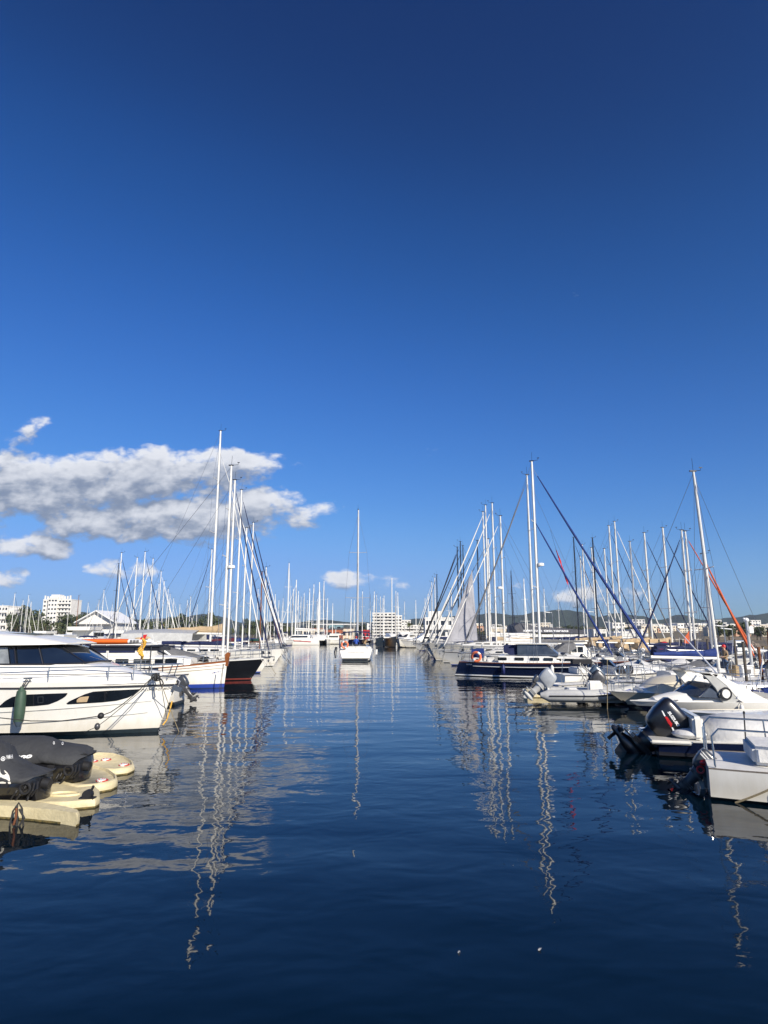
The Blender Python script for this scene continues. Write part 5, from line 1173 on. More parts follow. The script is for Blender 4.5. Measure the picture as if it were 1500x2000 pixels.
    motorboat('low cream white day boat between the arch cruiser and the black outboard', (12.6, 20.4), 176, L=7.0, B=2.3, fb=.66, fs=.60, style='none', ob=False, rails=False, hullm=('gelcoat','gelcoat_cream','antifoul_dark','gelcoat_cream'), deckm='gelcoat')
    for x, y, hd, L, sty, cov, om, lab in specs:
        motorboat(lab, (x, y), hd, L=L, B=L*.37, fb=.95, fs=.8, style=sty, cover=cov, obm=om, tilt=40, hullm=random.choice([('gelcoat','stripe_dark','antifoul_dark','stripe_dark'),('gelcoat','stripe_blue','antifoul_blue','stripe_blue'),('gelcoat_old','stripe_dark','antifoul_dark','gelcoat_old')]))
    # bundle of raised rods and lines standing behind the inflatable
    root = thing('rod_bundle', 'bundle of white poles and ropes leaning between the inflatable and the navy boat', 'poles', (10.4, 29.9, .7)); 
    for k in range(9):
        a = W(1128+random.uniform(-8, 30), 1288+random.uniform(-6, 14), 31)-root.location; e = W(1150+k*7+random.uniform(-4, 4), 1350+random.uniform(-8, 6), 30)-root.location
        b = MB(); b.tube([a, e], random.uniform(.010, .024), 5); b.build('pole', [random.choice(['rope_white','rope_white','steel','rope_dark'])], root)
    b = MB(); b.box(W(1135, 1292, 31)-root.location, (.9, .4, .22)); b.build('crosspiece', ['canvas_black'], root)
near_boats2()
rnd9 = random.Random(9)
for (x, y, hd, L_, cov, lab) in ((9.3, 33.4, 10, 3.2, None, 'tiny white tender beyond the inflatable boat'), (19.6, 49.6, 170, 3.4, 'canvas_grey', 'tiny tender under a grey cover by the far pontoon'), (13.0, 60.5, 178, 3.6, 'canvas_white', 'tiny covered tender behind the navy boat')):
    motorboat(lab, (x, y), hd, L=L_, B=1.5, fb=.62, fs=.5, style='none', cover=cov, obm='cowl_grey', tilt=45, rails=False, obs=.6)
for (u, v0, v1, D, lean, mn, lab) in ((1096,1288,1342,33.5,3,'steel','thin steel pole beside the inflatable boat engine'),(1143,1296,1352,30.8,-10,'rope_white','white boathook leaning behind the inflatable boat'),(1187,1290,1398,26.9,-1,'rope_tan','upright tan rope post at the cream bow'),(1207,1300,1350,28.2,4,'steel','thin steel staff on the cream hulled boat'),(1236,1288,1340,31.0,16,'rope_white','white pole leaning left of the blue boom cover'),(1262,1296,1345,30.5,-6,'steel','steel staff in front of the cream hood'),(1306,1280,1330,34.5,8,'rope_white','white pole left of the person on the pontoon'),(1458,1392,1470,15.2,-5,'rope_dark','dark thin rod rising from the covered white boat'),(1352,1290,1330,34.0,-12,'rope_white','white boathook left of the weathered mast'),(1477,1290,1345,26.5,12,'steel','bare steel staff right of the radar arch')):
    a_, b_ = W(u+lean, v0, D), W(u, v1, D); b_.z = max(b_.z, .0); root = thing('staff', lab, 'pole', b_); b = MB(); b.tube([(0, 0, 0), a_-b_], .016, 5); b.ell(tuple(a_-b_), (.03, .03, .04), 6, 4); b.build('shaft', [mn], root)
# white pole standing off the arch boat
p0, p1 = W(1322, 1228, 30), W(1403, 1318, 24.6); root = thing('whip_aerial', 'long white pole slanting up to the left from the radar arch', 'pole', p1); b = MB(); b.tube([(0, 0, 0), p0-p1], [.035, .018], 8); b.build('pole', ['white_paint'], root)
b = MB(); b.tube([(0, 0, -.15), (0, 0, .05)], .09, 10); b.build('foot', ['gelcoat'], root)
# ------------------------------------------------------------------ right pontoon with its furniture
def pontoon(label, a, b_, w, z=.6):
    a, b_ = Vector(a), Vector(b_); d = (b_-a); L = d.length; root = thing('pontoon', label, 'pontoon', (*a, 0), math.atan2(d.y, d.x))
    m = MB(); m.box((L/2, 0, z-.06), (L, w, .10)); m.build('deck', ['wood_grey'], root)
    m = MB()
    for s in (-1, 1): m.box((L/2, s*(w/2-.04), z-.20), (L, .12, .22))
    m.build('side_beam', ['concrete'], root)
    m = MB()
    for i in range(int(L/3)): m.box((1.5+3*i, 0, z-.45), (1.8, w*.9, .5))
    m.build('float', ['concrete'], root)
    return root
pontoon('near stretch of the grey pontoon where the person in the red cap stands', (16.5, 20), (22.6, 44), 2.6)
pontoon('far stretch of the grey pontoon lined with dark piles', (23.0, 44.2), (24.6, 100), 2.8)
pontoon('grey pontoon behind the sterns of the left row', (-21.5, 18), (-24, 100), 2.6)
for i, (u, D) in enumerate(((1250,66),(1268,60),(1287,56),(1308,50),(1330,47),(1357,43),(1381,41),(1434,38),(1443,31),(1494,28))):
    P = W(u, 1250 if u < 1435 else 1180+0, D); hgt = P.z if u < 1435 else (2.6 if u == 1443 else 3.1)
    root = thing('mooring_pile', 'dark mooring pile, number %s from the left along the right pontoon' % ('first','second','third','fourth','fifth','sixth','seventh','eighth','ninth','tenth')[i] if 0 else 'dark mooring pile ' + ('farthest, left end of the pontoon','next to the left end of the pontoon','just right of the first white pedestal','left of the red box','in front of the orange flag mast','left of the leaning mast boat','just behind the leaning weathered mast','beside the person in the red cap','between the person and the wooden crate','by the right picture edge, brown and leaning')[i], 'mooring pile', (P.x, P.y, 0), 0, 'mooring piles along the right pontoon')
    b = MB(); b.tube([(0, 0, -.5), (0, 0, .2), (.0, 0, hgt)], [.075, .075, .06], 9); b.build('post', ['pile' if u < 1490 else 'rust'], root); b = MB(); b.tube([(0, 0, hgt), (0, 0, hgt+.04)], .08, 9); b.build('cap', ['stripe_dark'], root)
    b = MB(); b.torus((0, 0, .62), .15, .03, 'z', 12, 5); b.build('pile_guide', ['steel_dull'], root)
for i, (u, D, hh, w, lab) in enumerate(((1256,58,1.1,.36,'farthest, by the pontoon bend'),(1280,55,1.0,.32,'second from the far end'),(1304,48,1.15,.30,'beside the red and white hose box'),(1325,44,.95,.42,'short and wide, left of the leaning mast'),(1313,49,1.0,.26,'slim one behind the short wide one'),(1378,45,1.1,.30,'behind the leaning weathered mast'),(1455,33,.8,.55,'wide grey one at the right'))):
    P = W(u, 1290, D); root = thing('service_pedestal', 'white service pedestal '+lab, 'pedestal', (P.x, P.y, .6), 0, 'service pedestals on the right pontoon')
    b = MB(); b.box((0, 0, hh/2), (w, .3, hh)); b.build('cabinet', ['white_paint'], root, bevel=.02); b = MB(); b.box((0, 0, hh+.03), (w+.08, .38, .07)); b.build('lid', ['white_paint'], root, bevel=.015); b = MB(); b.box((0, -.155, hh*.7), (w*.6, .02, .2)); b.build('socket_panel', ['canvas_grey'], root)
for u, D, lab in ((1303, 49.5, 'red hose box with white lettered side, left on the pontoon'), (1320, 58, 'red bundled cover hanging behind the pedestals')):
    P = W(u, 1290, D); root = thing('hose_box', lab, 'box', (P.x-.4, P.y, .6)); b = MB()
    if u == 1303: b.box((0, 0, .8), (.34, .3, .95)); b.build('box_body', ['red_paint'], root, bevel=.03); b = MB(); b.box((0, -.16, .8), (.2, .02, .6)); b.build('front_label', ['white_paint'], root)
    else: b.tube([(-1.0, 0, 1.5), (-.5, 0, 1.45), (.1, 0, 1.25), (.5, 0, 1.0)], [.18, .30, .28, .2], 9); b.build('bundle', ['canvas_red'], root); b = MB(); b.tube([(-.6, 0, 0), (-.6, 0, 1.4)], .05, 6); b.build('stand', ['steel_dull'], root)
person('person in a red cap, tan jacket and blue jeans standing on the right pontoon', (W(1417, 1300, 37).x, 37, .6), R(200), hat='red_paint')
P = W(1440, 1300, 34); root = thing('wooden_crate', 'pale plywood crate standing right of the person in the red cap', 'crate', (W(1448, 1300, 35).x, 35, .6)); b = MB(); b.box((0, 0, .38), (1.05, .6, .76)); b.build('crate_body', ['wood_pale'], root, bevel=.01); b = MB(); b.box((-.45, -.315, .38), (.08, .03, .78)); b.box((.45, -.315, .38), (.08, .03, .78)); b.build('batten', ['wood_pale'], root)
P = W(1469, 1300, 33); root = thing('camera_mast', 'tall pale post with a white box near its top at the right', 'post', (P.x, 33, .5)); tp = W(1461, 1213, 33).z-.5
b = MB(); b.tube([(0, 0, 0), (-.05, 0, tp)], [.085, .07], 10); b.build('post', ['mast_silver'], root); b = MB(); b.box((.10, 0, tp-.45), (.24, .2, .32)); b.build('junction_box', ['white_paint'], root, bevel=.02); b = MB(); b.ell((-.05, 0, tp+.05), (.12, .12, .12), 10, 8); b.tube([(-.05, 0, tp), (-.2, 0, tp+.15)], .05, 6); b.build('lamp_head', ['white_paint'], root)
root = thing('leaning_spar', 'brown weathered spar standing upright near the right edge', 'post', (W(1487, 1300, 30).x, 30, .3)); b = MB(); b.tube([(0, 0, 0), (-.05, 0, 2.1)], .07, 8); b.build('post', ['rust'], root); b = MB(); b.tube([(.25, 0, 0), (.16, 0, 1.9)], .03, 6); b.build('stay', ['pile'], root)
P = W(1336, 1250, 50); root = thing('orange_flag', 'orange cloth triangle beside the white masts above the pontoon', 'flag', (P.x, 50, 0)); b = MB(); a, c_, e, f = [W(u, v, 50)-Vector((P.x, 50, 0)) for u, v in ((1343, 1236), (1340, 1257), (1348, 1254), (1348, 1232))]; a2 = W(1346, 1232, 50)-Vector((P.x, 50, 0))
b.plate([(a2.x, a2.z), ((W(1337,1245,50)-P).x, (W(1337,1245,50)).z), ((W(1337,1256,50)-P).x, W(1337,1256,50).z), ((W(1347,1257,50)-P).x, W(1347,1257,50).z)], -.01, .03); b.build('cloth', ['canvas_orange'], root); b = MB(); b.tube([(W(1347.5,1232,50).x-P.x, .02, .6), (W(1347.5,1232,50).x-P.x, .02, W(1347,1230,50).z)], .02, 6); b.build('pole', ['steel_dull'], root)
# thick orange furled sail standing on a boat right of the leaning mast
p = W(1386, 1170, 43); r_ = sailboat('white sailing boat hidden behind the leaning mast, orange furled sail rising to its mast', '', (W(1384, 1200, 44).x, 44), -4, L=8.4, B=2.8, H=8.4, mx=.16, mastm='mast_silver', furl='canvas_orange', furlr=.115, cover='canvas_navy', hullm=WH2, fb=1.0, back=False, spread=1)
# lamp posts on the shore behind
for i, (u, v, D) in enumerate(((1401, 1222, 62), (1418, 1228, 66), (1070, 1196, 90), (1155, 1195, 95), (1185, 1215, 100))):
    P = W(u, v, D); root = thing('street_lamp', 'slim street lamp with flat white head, '+('left of the orange furled sail','right of the orange furled sail','beside the navy boat mast','beside the black mast','low, left of the tall white pair')[i], 'street lamp', (P.x+.6, P.y, .5), 0, 'street lamps behind the right boats')
    b = MB(); b.tube([(0, 0, 0), (0, 0, P.z-.6)], [.06, .04], 7); b.build('pole', ['steel_dull'], root); b = MB(); b.box((-.6, 0, P.z-.5), (1.1, .28, .09), ry=.1); b.build('lamp_head', ['white_paint'], root, bevel=.02)
# ------------------------------------------------------------------ buildings
def block(root, x0, x1, y0, y1, z0, z1, floors, bays, mn='wall_white', slab=True, wname='window', side=True, roof=None, wd=.60, wh=.38, arch=False):
    """a body with recessed-looking windows per bay and thin balcony slabs; front faces -y"""
    b = MB(); b.box(((x0+x1)/2, (y0+y1)/2, (z0+z1)/2), (x1-x0, y1-y0, z1-z0)); w = b.build('wall', [mn], root)
    fh = (z1-z0)/floors; bw = (x1-x0)/bays
    for f in range(floors):
        if slab:
            q = MB(); q.box(((x0+x1)/2, y0-.55, z0+fh*f+fh*.02), (x1-x0-.3, 1.1, .18)); q.box(((x0+x1)/2, y0-1.06, z0+fh*f+fh*.20), (x1-x0-.3, .08, fh*.32)); q.build('balcony', ['wall_white'], root)
        for k in range(bays):
            q = MB(); q.box((x0+bw*(k+.5), y0, z0+fh*(f+.62 if slab else f+.55)), (bw*wd*random.uniform(.8, 1.1), .12, fh*wh)); q.build(wname, ['window_dark'], root)
    b = MB(); b.box(((x0+x1)/2, (y0+y1)/2, z1+.2), (x1-x0+.3, y1-y0+.3, .45)); b.build('parapet' if not roof else 'roof', [roof or 'wall_white'], root)
    return w
def bld(name, label, u, D, rz=0, group=None, cat='building'):
    P = W(u, 1238, D); return thing(name, label, cat, (P.x, D, .9), R(rz), group)
def sz(px, D): return px/F*D
# hotel in the middle
D = 330; r = bld('hotel', 'large white stepped hotel with long balconies beyond the far boats', 770, D)
s = D/F; X = lambda u: (u-770)*s*1.0; Z = lambda v: (1238-v)*s*1.02+2.1
block(r, X(728), X(773), 0, 14, 0, Z(1200), 8, 6)
block(r, X(773.5), X(785), 1, 14, 0, Z(1205), 7, 2)
block(r, X(785.5), X(845), 2, 14, 0, Z(1223), 4, 8)
b = MB(); b.box((X(722), 8, Z(1218)/2), (sz(9, D), 12, Z(1218))); b.build('stair_tower', ['wall_white'], r)
D = 380; r = bld('apartment_building', 'white apartment block with rounded roofline behind the hotel wing', 790, D); s = D/F
block(r, (778-790)*s, (802-790)*s, 0, 12, 0, (1238-1213)*s+2.1, 6, 4, slab=False)
D = 150; r = bld('quay_offices', 'low white offices with dark openings right of the hotel wing', 852, 205); block(r, -3.5, 5.5, 0, 8, 0, 6.8, 2, 4)
b = MB(); b.box((0, 4, 8.2), (4, 5, 2)); b.build('roof_room', ['wall_white'], r)
# left apartment block
D = 420; r = bld('apartment_building', 'tall white apartment block with crenellated roof on the left skyline', 103, D); s = D/F*1.0
block(r, (74-103)*s, (88-103)*s, 3, 16, 0, (1238-1173)*s+2.1, 9, 2, slab=False)
block(r, (88.3-103)*s, (106-103)*s, 0, 16, 0, (1238-1171)*s+2.1, 9, 3, slab=False)
block(r, (106.3-103)*s, (131-103)*s, 1.5, 16, 0, (1238-1173)*s+2.1, 9, 4)
b = MB()
for k in range(11): b.box(((76+5.2*k-103)*s, 2.0 if k > 3 else 4, (1238-1171)*s+3.0), (.8, .8, 2.6 if k in (0, 5, 6, 10) else 1.8))
b.build('roof_crenels', ['wall_white'], r)
b = MB(); b.box(((97-103)*s, 6, (1238-1168)*s+2.4), (5.5, 6, 3)); b.build('lift_house', ['wall_white'], r)
D = 300; r = bld('apartment_building', 'white terraced building at the left picture edge', 5, D); s = D/F
block(r, (-20-5)*s, (10-5)*s, 0, 12, 0, (1238-1186)*s+2.1, 5, 5); block(r, (10.3-5)*s, (19-5)*s, 1.5, 12, 0, (1238-1193)*s+2.1, 4, 2)
r = bld('apartment_building', 'low pale building beside the terraced one at the left edge', 27, 320); block(r, -2.6, 3.2, 0, 9, 0, (1238-1196)*.256+2.1, 4, 2, mn='wall_cream', slab=False)
# white tent hall
D = 170; r = bld('boat_hall', 'white gabled hall with dark eaves left of the tall masts', 187, D); s = D/F; w = 34*s; h0 = (1238-1215)*s+2.1; h1 = (1238-1193)*s+2.1
b = MB(); b.plate([(-w, 0), (w, 0), (w, h0), (0, h1-.3), (-w, h0)], 0, 14); b.build('wall', ['wall_white'], r)
b = MB()
for sg in (-1, 1): b.loft([[(0, -1.2, h1), (sg*(w+.8), -1.2, h0-.15), (sg*(w+.8), -1.2, h0-.4), (0, -1.2, h1-.3)], [(0, 14.5, h1), (sg*(w+.8), 14.5, h0-.15), (sg*(w+.8), 14.5, h0-.4), (0, 14.5, h1-.3)]])
b.build('roof', ['white_paint'], r)
for k in range(7): b = MB(); b.box((-w+1.1+1.35*k, -.04, 1.6), (1.0, .1, 2.2)); b.build('opening', ['window_dark'], r)
b = MB(); b.box((0, -1.0, h0-.7), (2*w+1, 1.6, .18)); b.build('canopy', ['canvas_grey'], r)
# sales pavilion with lettering
D = 125; r = bld('sales_pavilion', 'long dark roofed pavilion with white lettering behind the navy boat', 1078, D); s = D/F/.982
X = lambda u: (u-1078)*s; Z = lambda v: (1238-v)*s*.965+2.1
b = MB(); rings = []
for u, zt, zb in ((1007,1230,1238),(1010,1222,1237),(1020,1216,1236),(1032,1216,1236),(1040,1219,1236),(1048,1224,1236),(1080,1225,1237),(1110,1227,1237.5),(1143,1230,1238)):
    rings.append([(X(u), 0, Z(zb)), (X(u), 1.2, Z(zt)-.1), (X(u), 3.5, Z(zt)), (X(u), 8, Z(zt)), (X(u), 8, Z(zb))])
b.loft(rings); rf = b.build('roof', ['roof_dark'], r, smooth=30)
b = MB(); b.box((X(1078), 2.4, Z(1238)-.35), ((1143-1012)*s, 5.8, .5)); b.build('fascia', ['wall_white'], r)
b = MB(); b.box((X(1078), 3.4, Z(1250)/2+.6), ((1140-1014)*s, 6, Z(1250)+.6)); b.build('wall', ['glass_grey'], r)
for k in range(9): b = MB(); b.box((X(1015+15.5*k), .25, Z(1239)/2), (.3, .3, Z(1239))); b.build('pillar', ['wall_white'], r)
px, fs = text_px('aventura catamarans', (1021.5, 1233.6), (1110, 1234.6), (0, -4.4), 0, .03); decal('lettering', r, [rf], px, fs, ['white_paint'], .03)
# low buildings behind the far row
for (u0, u1, v, D, mn, lab, rf_) in ((634,666,1230,240,'brick_red','low red brick shed behind the far catamarans','roof_dark'),(642,668,1221,262,'teal_wall','pale blue grey ribbed block above the red shed','wall_white'),(666,690,1228,250,'wall_cream','low cream shed behind the moving sailing boat','roof_dark'),(707,721,1233,236,'canvas_red','small red roofed kiosk left of the hotel','canvas_red'),(590,632,1229,270,'wall_cream','long low cream building behind the catamaran masts','roof_tile'),(862,900,1232,255,'wall_white','low white building behind the black masts','wall_white'),
                              (1160,1185,1232,190,'wall_white','white house with square windows right of the pavilion','wall_white'),(1200,1228,1236,200,'wall_white','low white house under the tall white pair of masts','wall_white'),(1232,1256,1232,210,'wall_white','white house with two rows of windows above the tan cover','wall_white'),(960,1004,1228,220,'wall_cream','cream buildings behind the packed right masts','wall_white'),
                              (300,345,1222,300,'wall_cream','low cream building behind the left cluster of masts','roof_tile'),(232,262,1224,290,'wall_white','low white building right of the gabled hall','wall_white'),(140,152,1212,330,'wall_white','small white building between tower block and hall','wall_white')):
    r = bld('low_building', lab, (u0+u1)/2, D); w = (u1-u0)/2*D/F; h_ = (1238-v)*D/F+2.1
    block(r, -w, w, 0, 10, 0, h_, 2 if h_ > 4.5 else 1, max(2, int(w/1.6)), mn=mn, slab=False, roof=rf_)
# the long thin white roof edge
r = thing('canopy_roof', 'long thin white canopy roof on posts left of the moving sailing boat mast', 'canopy', (W(656, 1219, 230).x, 230, .9)); zc = W(656, 1219.5, 230).z-.9
b = MB(); b.box((0, 0, zc), (16.5, 5, .28)); b.build('roof', ['white_paint'], r)
for k in range(5): b = MB(); b.tube([(-8+4*k, 0, 0), (-8+4*k, 0, zc)], .12, 6); b.build('post', ['white_paint'], r)
# houses of the town on the right
def house(label, w, d, h, floors, bays, mn, rf_):
    r = thing('town_house', label, 'house', (0, 0, 0)); block(r, -w/2, w/2, 0, d, 0, h, floors, bays, mn=mn, slab=False, roof=rf_, wd=.5, wh=.4)
    return r
HS = [house('white cube house of the town below the wooded hills', 11, 9, 6.2, 2, 4, 'wall_white', 'wall_white'), house('cream house of the town below the wooded hills', 14, 9, 5.6, 2, 5, 'wall_cream', 'wall_white'),
      house('tile roofed house of the town below the wooded hills', 9, 8, 4.2, 1, 3, 'wall_pink', 'roof_tile'), house('three storey white house of the town below the wooded hills', 13, 10, 9.2, 3, 4, 'wall_white', 'wall_white')]
rnd = random.Random(11); used = set()
for i in range(78):
    u = rnd.uniform(1262, 1560) if i > 12 else rnd.uniform(900, 1262); D = rnd.choice((430, 500, 580, 660, 720)) if u < 1400 else rnd.choice((330, 380, 440, 520, 620, 700)); k = rnd.choice((0, 0, 1, 1, 2, 3)); P = W(u, 1238, D)
    zz = .9+max(0, D-300)*.020
    if k not in used: HS[k].location = (P.x, D, zz); HS[k].rotation_euler = (0, 0, rnd.uniform(-.4, .4)); HS[k]['group'] = 'houses of the town across the bay'; used.add(k)
    else: dup(HS[k], (P.x, D, zz), rnd.uniform(-.4, .4), None, 'houses of the town across the bay', rnd.uniform(.55, .95))
# shore in front of the town
b = MB(); rings = []
pl = [(50, 165), (58, 138), (72, 124), (100, 118), (150, 116), (260, 150), (420, 330), (120, 330), (90, 260), (60, 210)]
b.prism(pl, -1, .75); tag(b.build('shore', ['soil'], smooth=0), kind='structure')
b = MB(); b.prism([(60, 300), (420, 270), (900, 380), (900, 800), (60, 800)], .5, .95); b.v = [(x, y, z+(max(0, y-300)*.020 if z > .9 else 0)) for x, y, z in b.v]; tag(b.build('slope', ['soil'], smooth=0), kind='structure')
root = thing('rock_bank', 'band of rough brown rocks along the shore at the right', 'rocks', (72, 122, 0)); b = MB(); rnd = random.Random(5)
for k in range(220):
    f = rnd.random(); x = -18+f*110; y = rnd.uniform(-3, 2)+(6-f*6); b.ell((x, y, rnd.uniform(.1, .9)), (rnd.uniform(.5, 1.3), rnd.uniform(.4, 1), rnd.uniform(.3, .8)), 6, 4)
b.v = [(x+rnd.uniform(-.1, .1), y+rnd.uniform(-.1, .1), z+rnd.uniform(-.1, .1)) for x, y, z in b.v]; b.build('rocks', ['stone'], root, smooth=0)
# ------------------------------------------------------------------ trees
def tree(label, h, w, mn, seed, n=900):
    rnd = random.Random(seed); root = thing('tree', label, 'tree'); b = MB()
    b.tube([(0, 0, 0), (.1, .05, h*.25), (-.05, 0, h*.5)], [.28, .22, .12], 7)
    for k in range(6):
        a = k*1.05; b.tube([(0, 0, h*(.25+.04*k)), (w*.25*math.cos(a), w*.25*math.sin(a), h*(.5+.05*k))], [.10, .04], 5)
    b.build('trunk', ['bark'], root); b = MB(); lob = []
    for k in range(13):
        a = rnd.uniform(0, 6.3); q = rnd.uniform(.1, .40)*w; lob.append((q*math.cos(a), q*math.sin(a), h*rnd.uniform(.36, .86), rnd.uniform(.14, .24)*w))
    vs = []; fs = []
    for i in range(n):
        x, y, z, r_ = rnd.choice(lob); d = Vector((rnd.gauss(0, 1), rnd.gauss(0, 1), rnd.gauss(0, 1))).normalized()*r_*rnd.uniform(.6, 1.08)
        c = Vector((x, y, z))+Vector((d.x, d.y, d.z*.8)); u_ = Vector((rnd.gauss(0, 1), rnd.gauss(0, 1), rnd.gauss(0, 1))).normalized(); v_ = u_.cross(d).normalized(); s_ = rnd.uniform(.18, .42)*(h/8)
        o = len(vs); vs += [c-u_*s_, c+v_*s_*.7, c+u_*s_, c-v_*s_*.7]; fs.append((o, o+1, o+2, o+3))
    b.add(vs, fs); b.build('crown', [mn], root, smooth=0); return root
def pine(label, seed):
    rnd = random.Random(seed); root = thing('palm_tree', label, 'tree'); b = MB(); b.tube([(0, 0, 0), (.1, 0, 3), (.2, 0, 6.5)], [.25, .2, .17], 8); b.build('trunk', ['bark'], root); b = MB(); vs = []; fs = []
    for k in range(26):
        a = rnd.uniform(0, 6.3); el = rnd.uniform(-.3, 1.1); L_ = rnd.uniform(1.8, 2.5); pr = None
        for j in range(7):
            f = j/6; p = Vector((.2+math.cos(a)*L_*f*math.cos(el*(1-f)), math.sin(a)*L_*f*math.cos(el*(1-f)), 6.5+L_*math.sin(el)*f-1.3*f*f)); w = Vector((-math.sin(a), math.cos(a), -.5))*.28*math.sin(math.pi*min(.95, f+.1)); cur = (p-w, p+w)
            if pr: o = len(vs); vs += [pr[0], pr[1], cur[1], cur[0]]; fs.append((o, o+1, o+2, o+3))
            pr = cur
    b.add(vs, fs); b.build('crown', ['leaf_mid'], root, smooth=0); return root
TT = [tree('dark green broad tree on the wooded shore behind the boats', 9, 10, 'leaf_dark', 1), tree('pale olive bushy tree on the shore behind the boats', 7.5, 9, 'leaf_mid', 2), tree('rounded dark pine on the shore behind the boats', 11, 9, 'leaf_dark', 3)]
rnd = random.Random(21); spots = []
for (u0, u1, n, Dr, sc) in ((16, 78, 11, (285, 400), 1.25), (130, 160, 6, (240, 300), 1.0), (215, 420, 34, (230, 360), .95), (420, 600, 22, (280, 400), .8), (600, 730, 16, (280, 380), .62), (840, 960, 12, (270, 380), .6), (960, 1260, 16, (240, 340), .6), (1400, 1540, 18, (150, 260), .55), (80, 130, 4, (330, 380), .7)):
    for k in range(n): spots.append((rnd.uniform(u0, u1), rnd.uniform(*Dr), sc*rnd.uniform(.75, 1.15)))
for i, (u, D, s) in enumerate(spots):
    P = W(u, 1238, D); k = i % 3; g_ = 'trees along the shore'
    if i < 3: TT[k].location = (P.x, D, .8); TT[k].scale = (s,)*3; TT[k]['group'] = g_
    else: dup(TT[k], (P.x, D, .8), rnd.uniform(0, 6), None, g_, s)
pm = pine('palm tree in front of the tall white apartment block', 4)
for i, (u, D) in enumerate(((75, 300), (87, 290), (99, 300), (112, 280), (124, 300), (800, 300), (822, 310))):
    P = W(u, 1238, D)
    if i: dup(pm, (P.x, D, .9), i, 'palm tree before the hotel wing' if i > 4 else None, 'palm trees before the hotel' if i > 4 else 'palm trees before the left apartment block')
    else: pm.location = (P.x, D, .9); pm['group'] = 'palm trees before the left apartment block'
for (u, v, w_, lab) in ((896, 1862, .028, 'thin pale feather floating on the dark water near the bottom'), (1054, 1857, .045, 'crumpled pale scrap floating on the dark water near the bottom')):
    P = G(u, v); root = thing('floating_scrap', lab, 'litter', (P.x, P.y, .004)); b = MB()
    b.loft([[(-w_*.2, -w_*.3, 0), (w_*.2, -w_*.25, .012), (0, -w_*.2, .006)], [(-w_*.4, 0, .004), (w_*.5, 0, .022), (0, .02, .012)], [(-w_*.1, w_*.5, 0), (w_*.2, w_*.45, .008), (0.02, w_*.55, .004)]]); b.build('scrap', ['rope_white'], root)
# ------------------------------------------------------------------ the far marina
def proto_sail(i, mm, fu, co, hm, bim=None):
    r, *_ = sailboat('x', '', (0, 0), 0, L=11, B=3.4, H=15, mx=.06, mastm=mm, furl=fu, cover=co, hullm=hm, det=1, bimini=bim, furlr=.10, radius=.125, spread=2)
    r.location = (0, 0, 0); return r
PS = [proto_sail(0, 'mast_white', 'mast_white', 'canvas_navy', WH), proto_sail(1, 'mast_white', 'canvas_navy', 'canvas_white', WH2, 'canvas_navy'), proto_sail(2, 'mast_white', 'mast_white', 'canvas_tan', WH2), proto_sail(3, 'mast_dark', 'canvas_navy', 'canvas_navy', WH), proto_sail(4, 'mast_wood', None, 'canvas_burgundy', OLD)]
first = set()
def far_sail(u, v, D, k, hd, label, group, hs=None):
    P = W(u, v, D); s = P.z/15; c, q = math.cos(R(hd)), math.sin(R(hd)); off = 11*.06*s; loc = (P.x-c*off, D-q*off, 0)
    if hs: s = (s*hs, s*hs, s)
    if k not in first:
        first.add(k); r = PS[k]; r.location = loc; r.rotation_euler = (0, 0, R(hd)); r.scale = s if isinstance(s, tuple) else (s,)*3; r['label'] = label; r['group'] = group; KIDS.pop(r, None)
    else: r = dup(PS[k], loc, R(hd), label, group, s)
    return r
GF = 'sailing boats berthed across the far end of the harbour'; rnd = random.Random(33)
SL = {0: 'far white sailing boat, bare white furled headsail, across the harbour', 1: 'far white sailing boat with navy bimini across the harbour', 2: 'far white sailing boat with tan boom cover across the harbour'}
for (u, v, D, k) in ((565,1100,176,0),(573,1150,205,1),(583,1154,203,0),(588,1165,207,2),(594,1158,205,1),(605,1149,200,0),(613,1141,203,2),(625,1156,206,0),(633,1135,198,1),(640,1168,207,0),(553,1168,200,2),(545,1172,190,1),(538,1160,186,0),(530,1165,175,2),
                     (686,1170,204,0),(692,1172,206,2),(708,1155,200,1),(723,1163,203,2),(731,1155,201,0),(743,1165,200,1),(750,1163,196,0),(748,1168,203,2),(773,1154,190,1),(777,1157,194,2),(600,1172,208,1),(620,1170,208,2),(650,1178,208,0),(790,1175,205,1),(812,1172,200,0),(830,1168,190,2),
                     (836,1160,170,0),(876,1163,150,1),(916,1149,140,0),(998,1115,130,3),(1023,1130,125,2),(1062,1150,130,0),(1090,1160,128,1)):
    far_sail(u, v, D, k, rnd.choice((90, 270, 265, 275, 85, 300 if u > 840 else 268)), SL.get(k, 'far sailing boat with a dark mast right of the packed masts'), GF, .8)
GLF = 'sailing boats in the crowded left part of the marina'
SL2 = {0: 'distant white sailing boat with white furled headsail in the left marina', 1: 'distant white sailing boat with dark furled headsail in the left marina', 2: 'distant white sailing boat with tan cover in the left marina'}
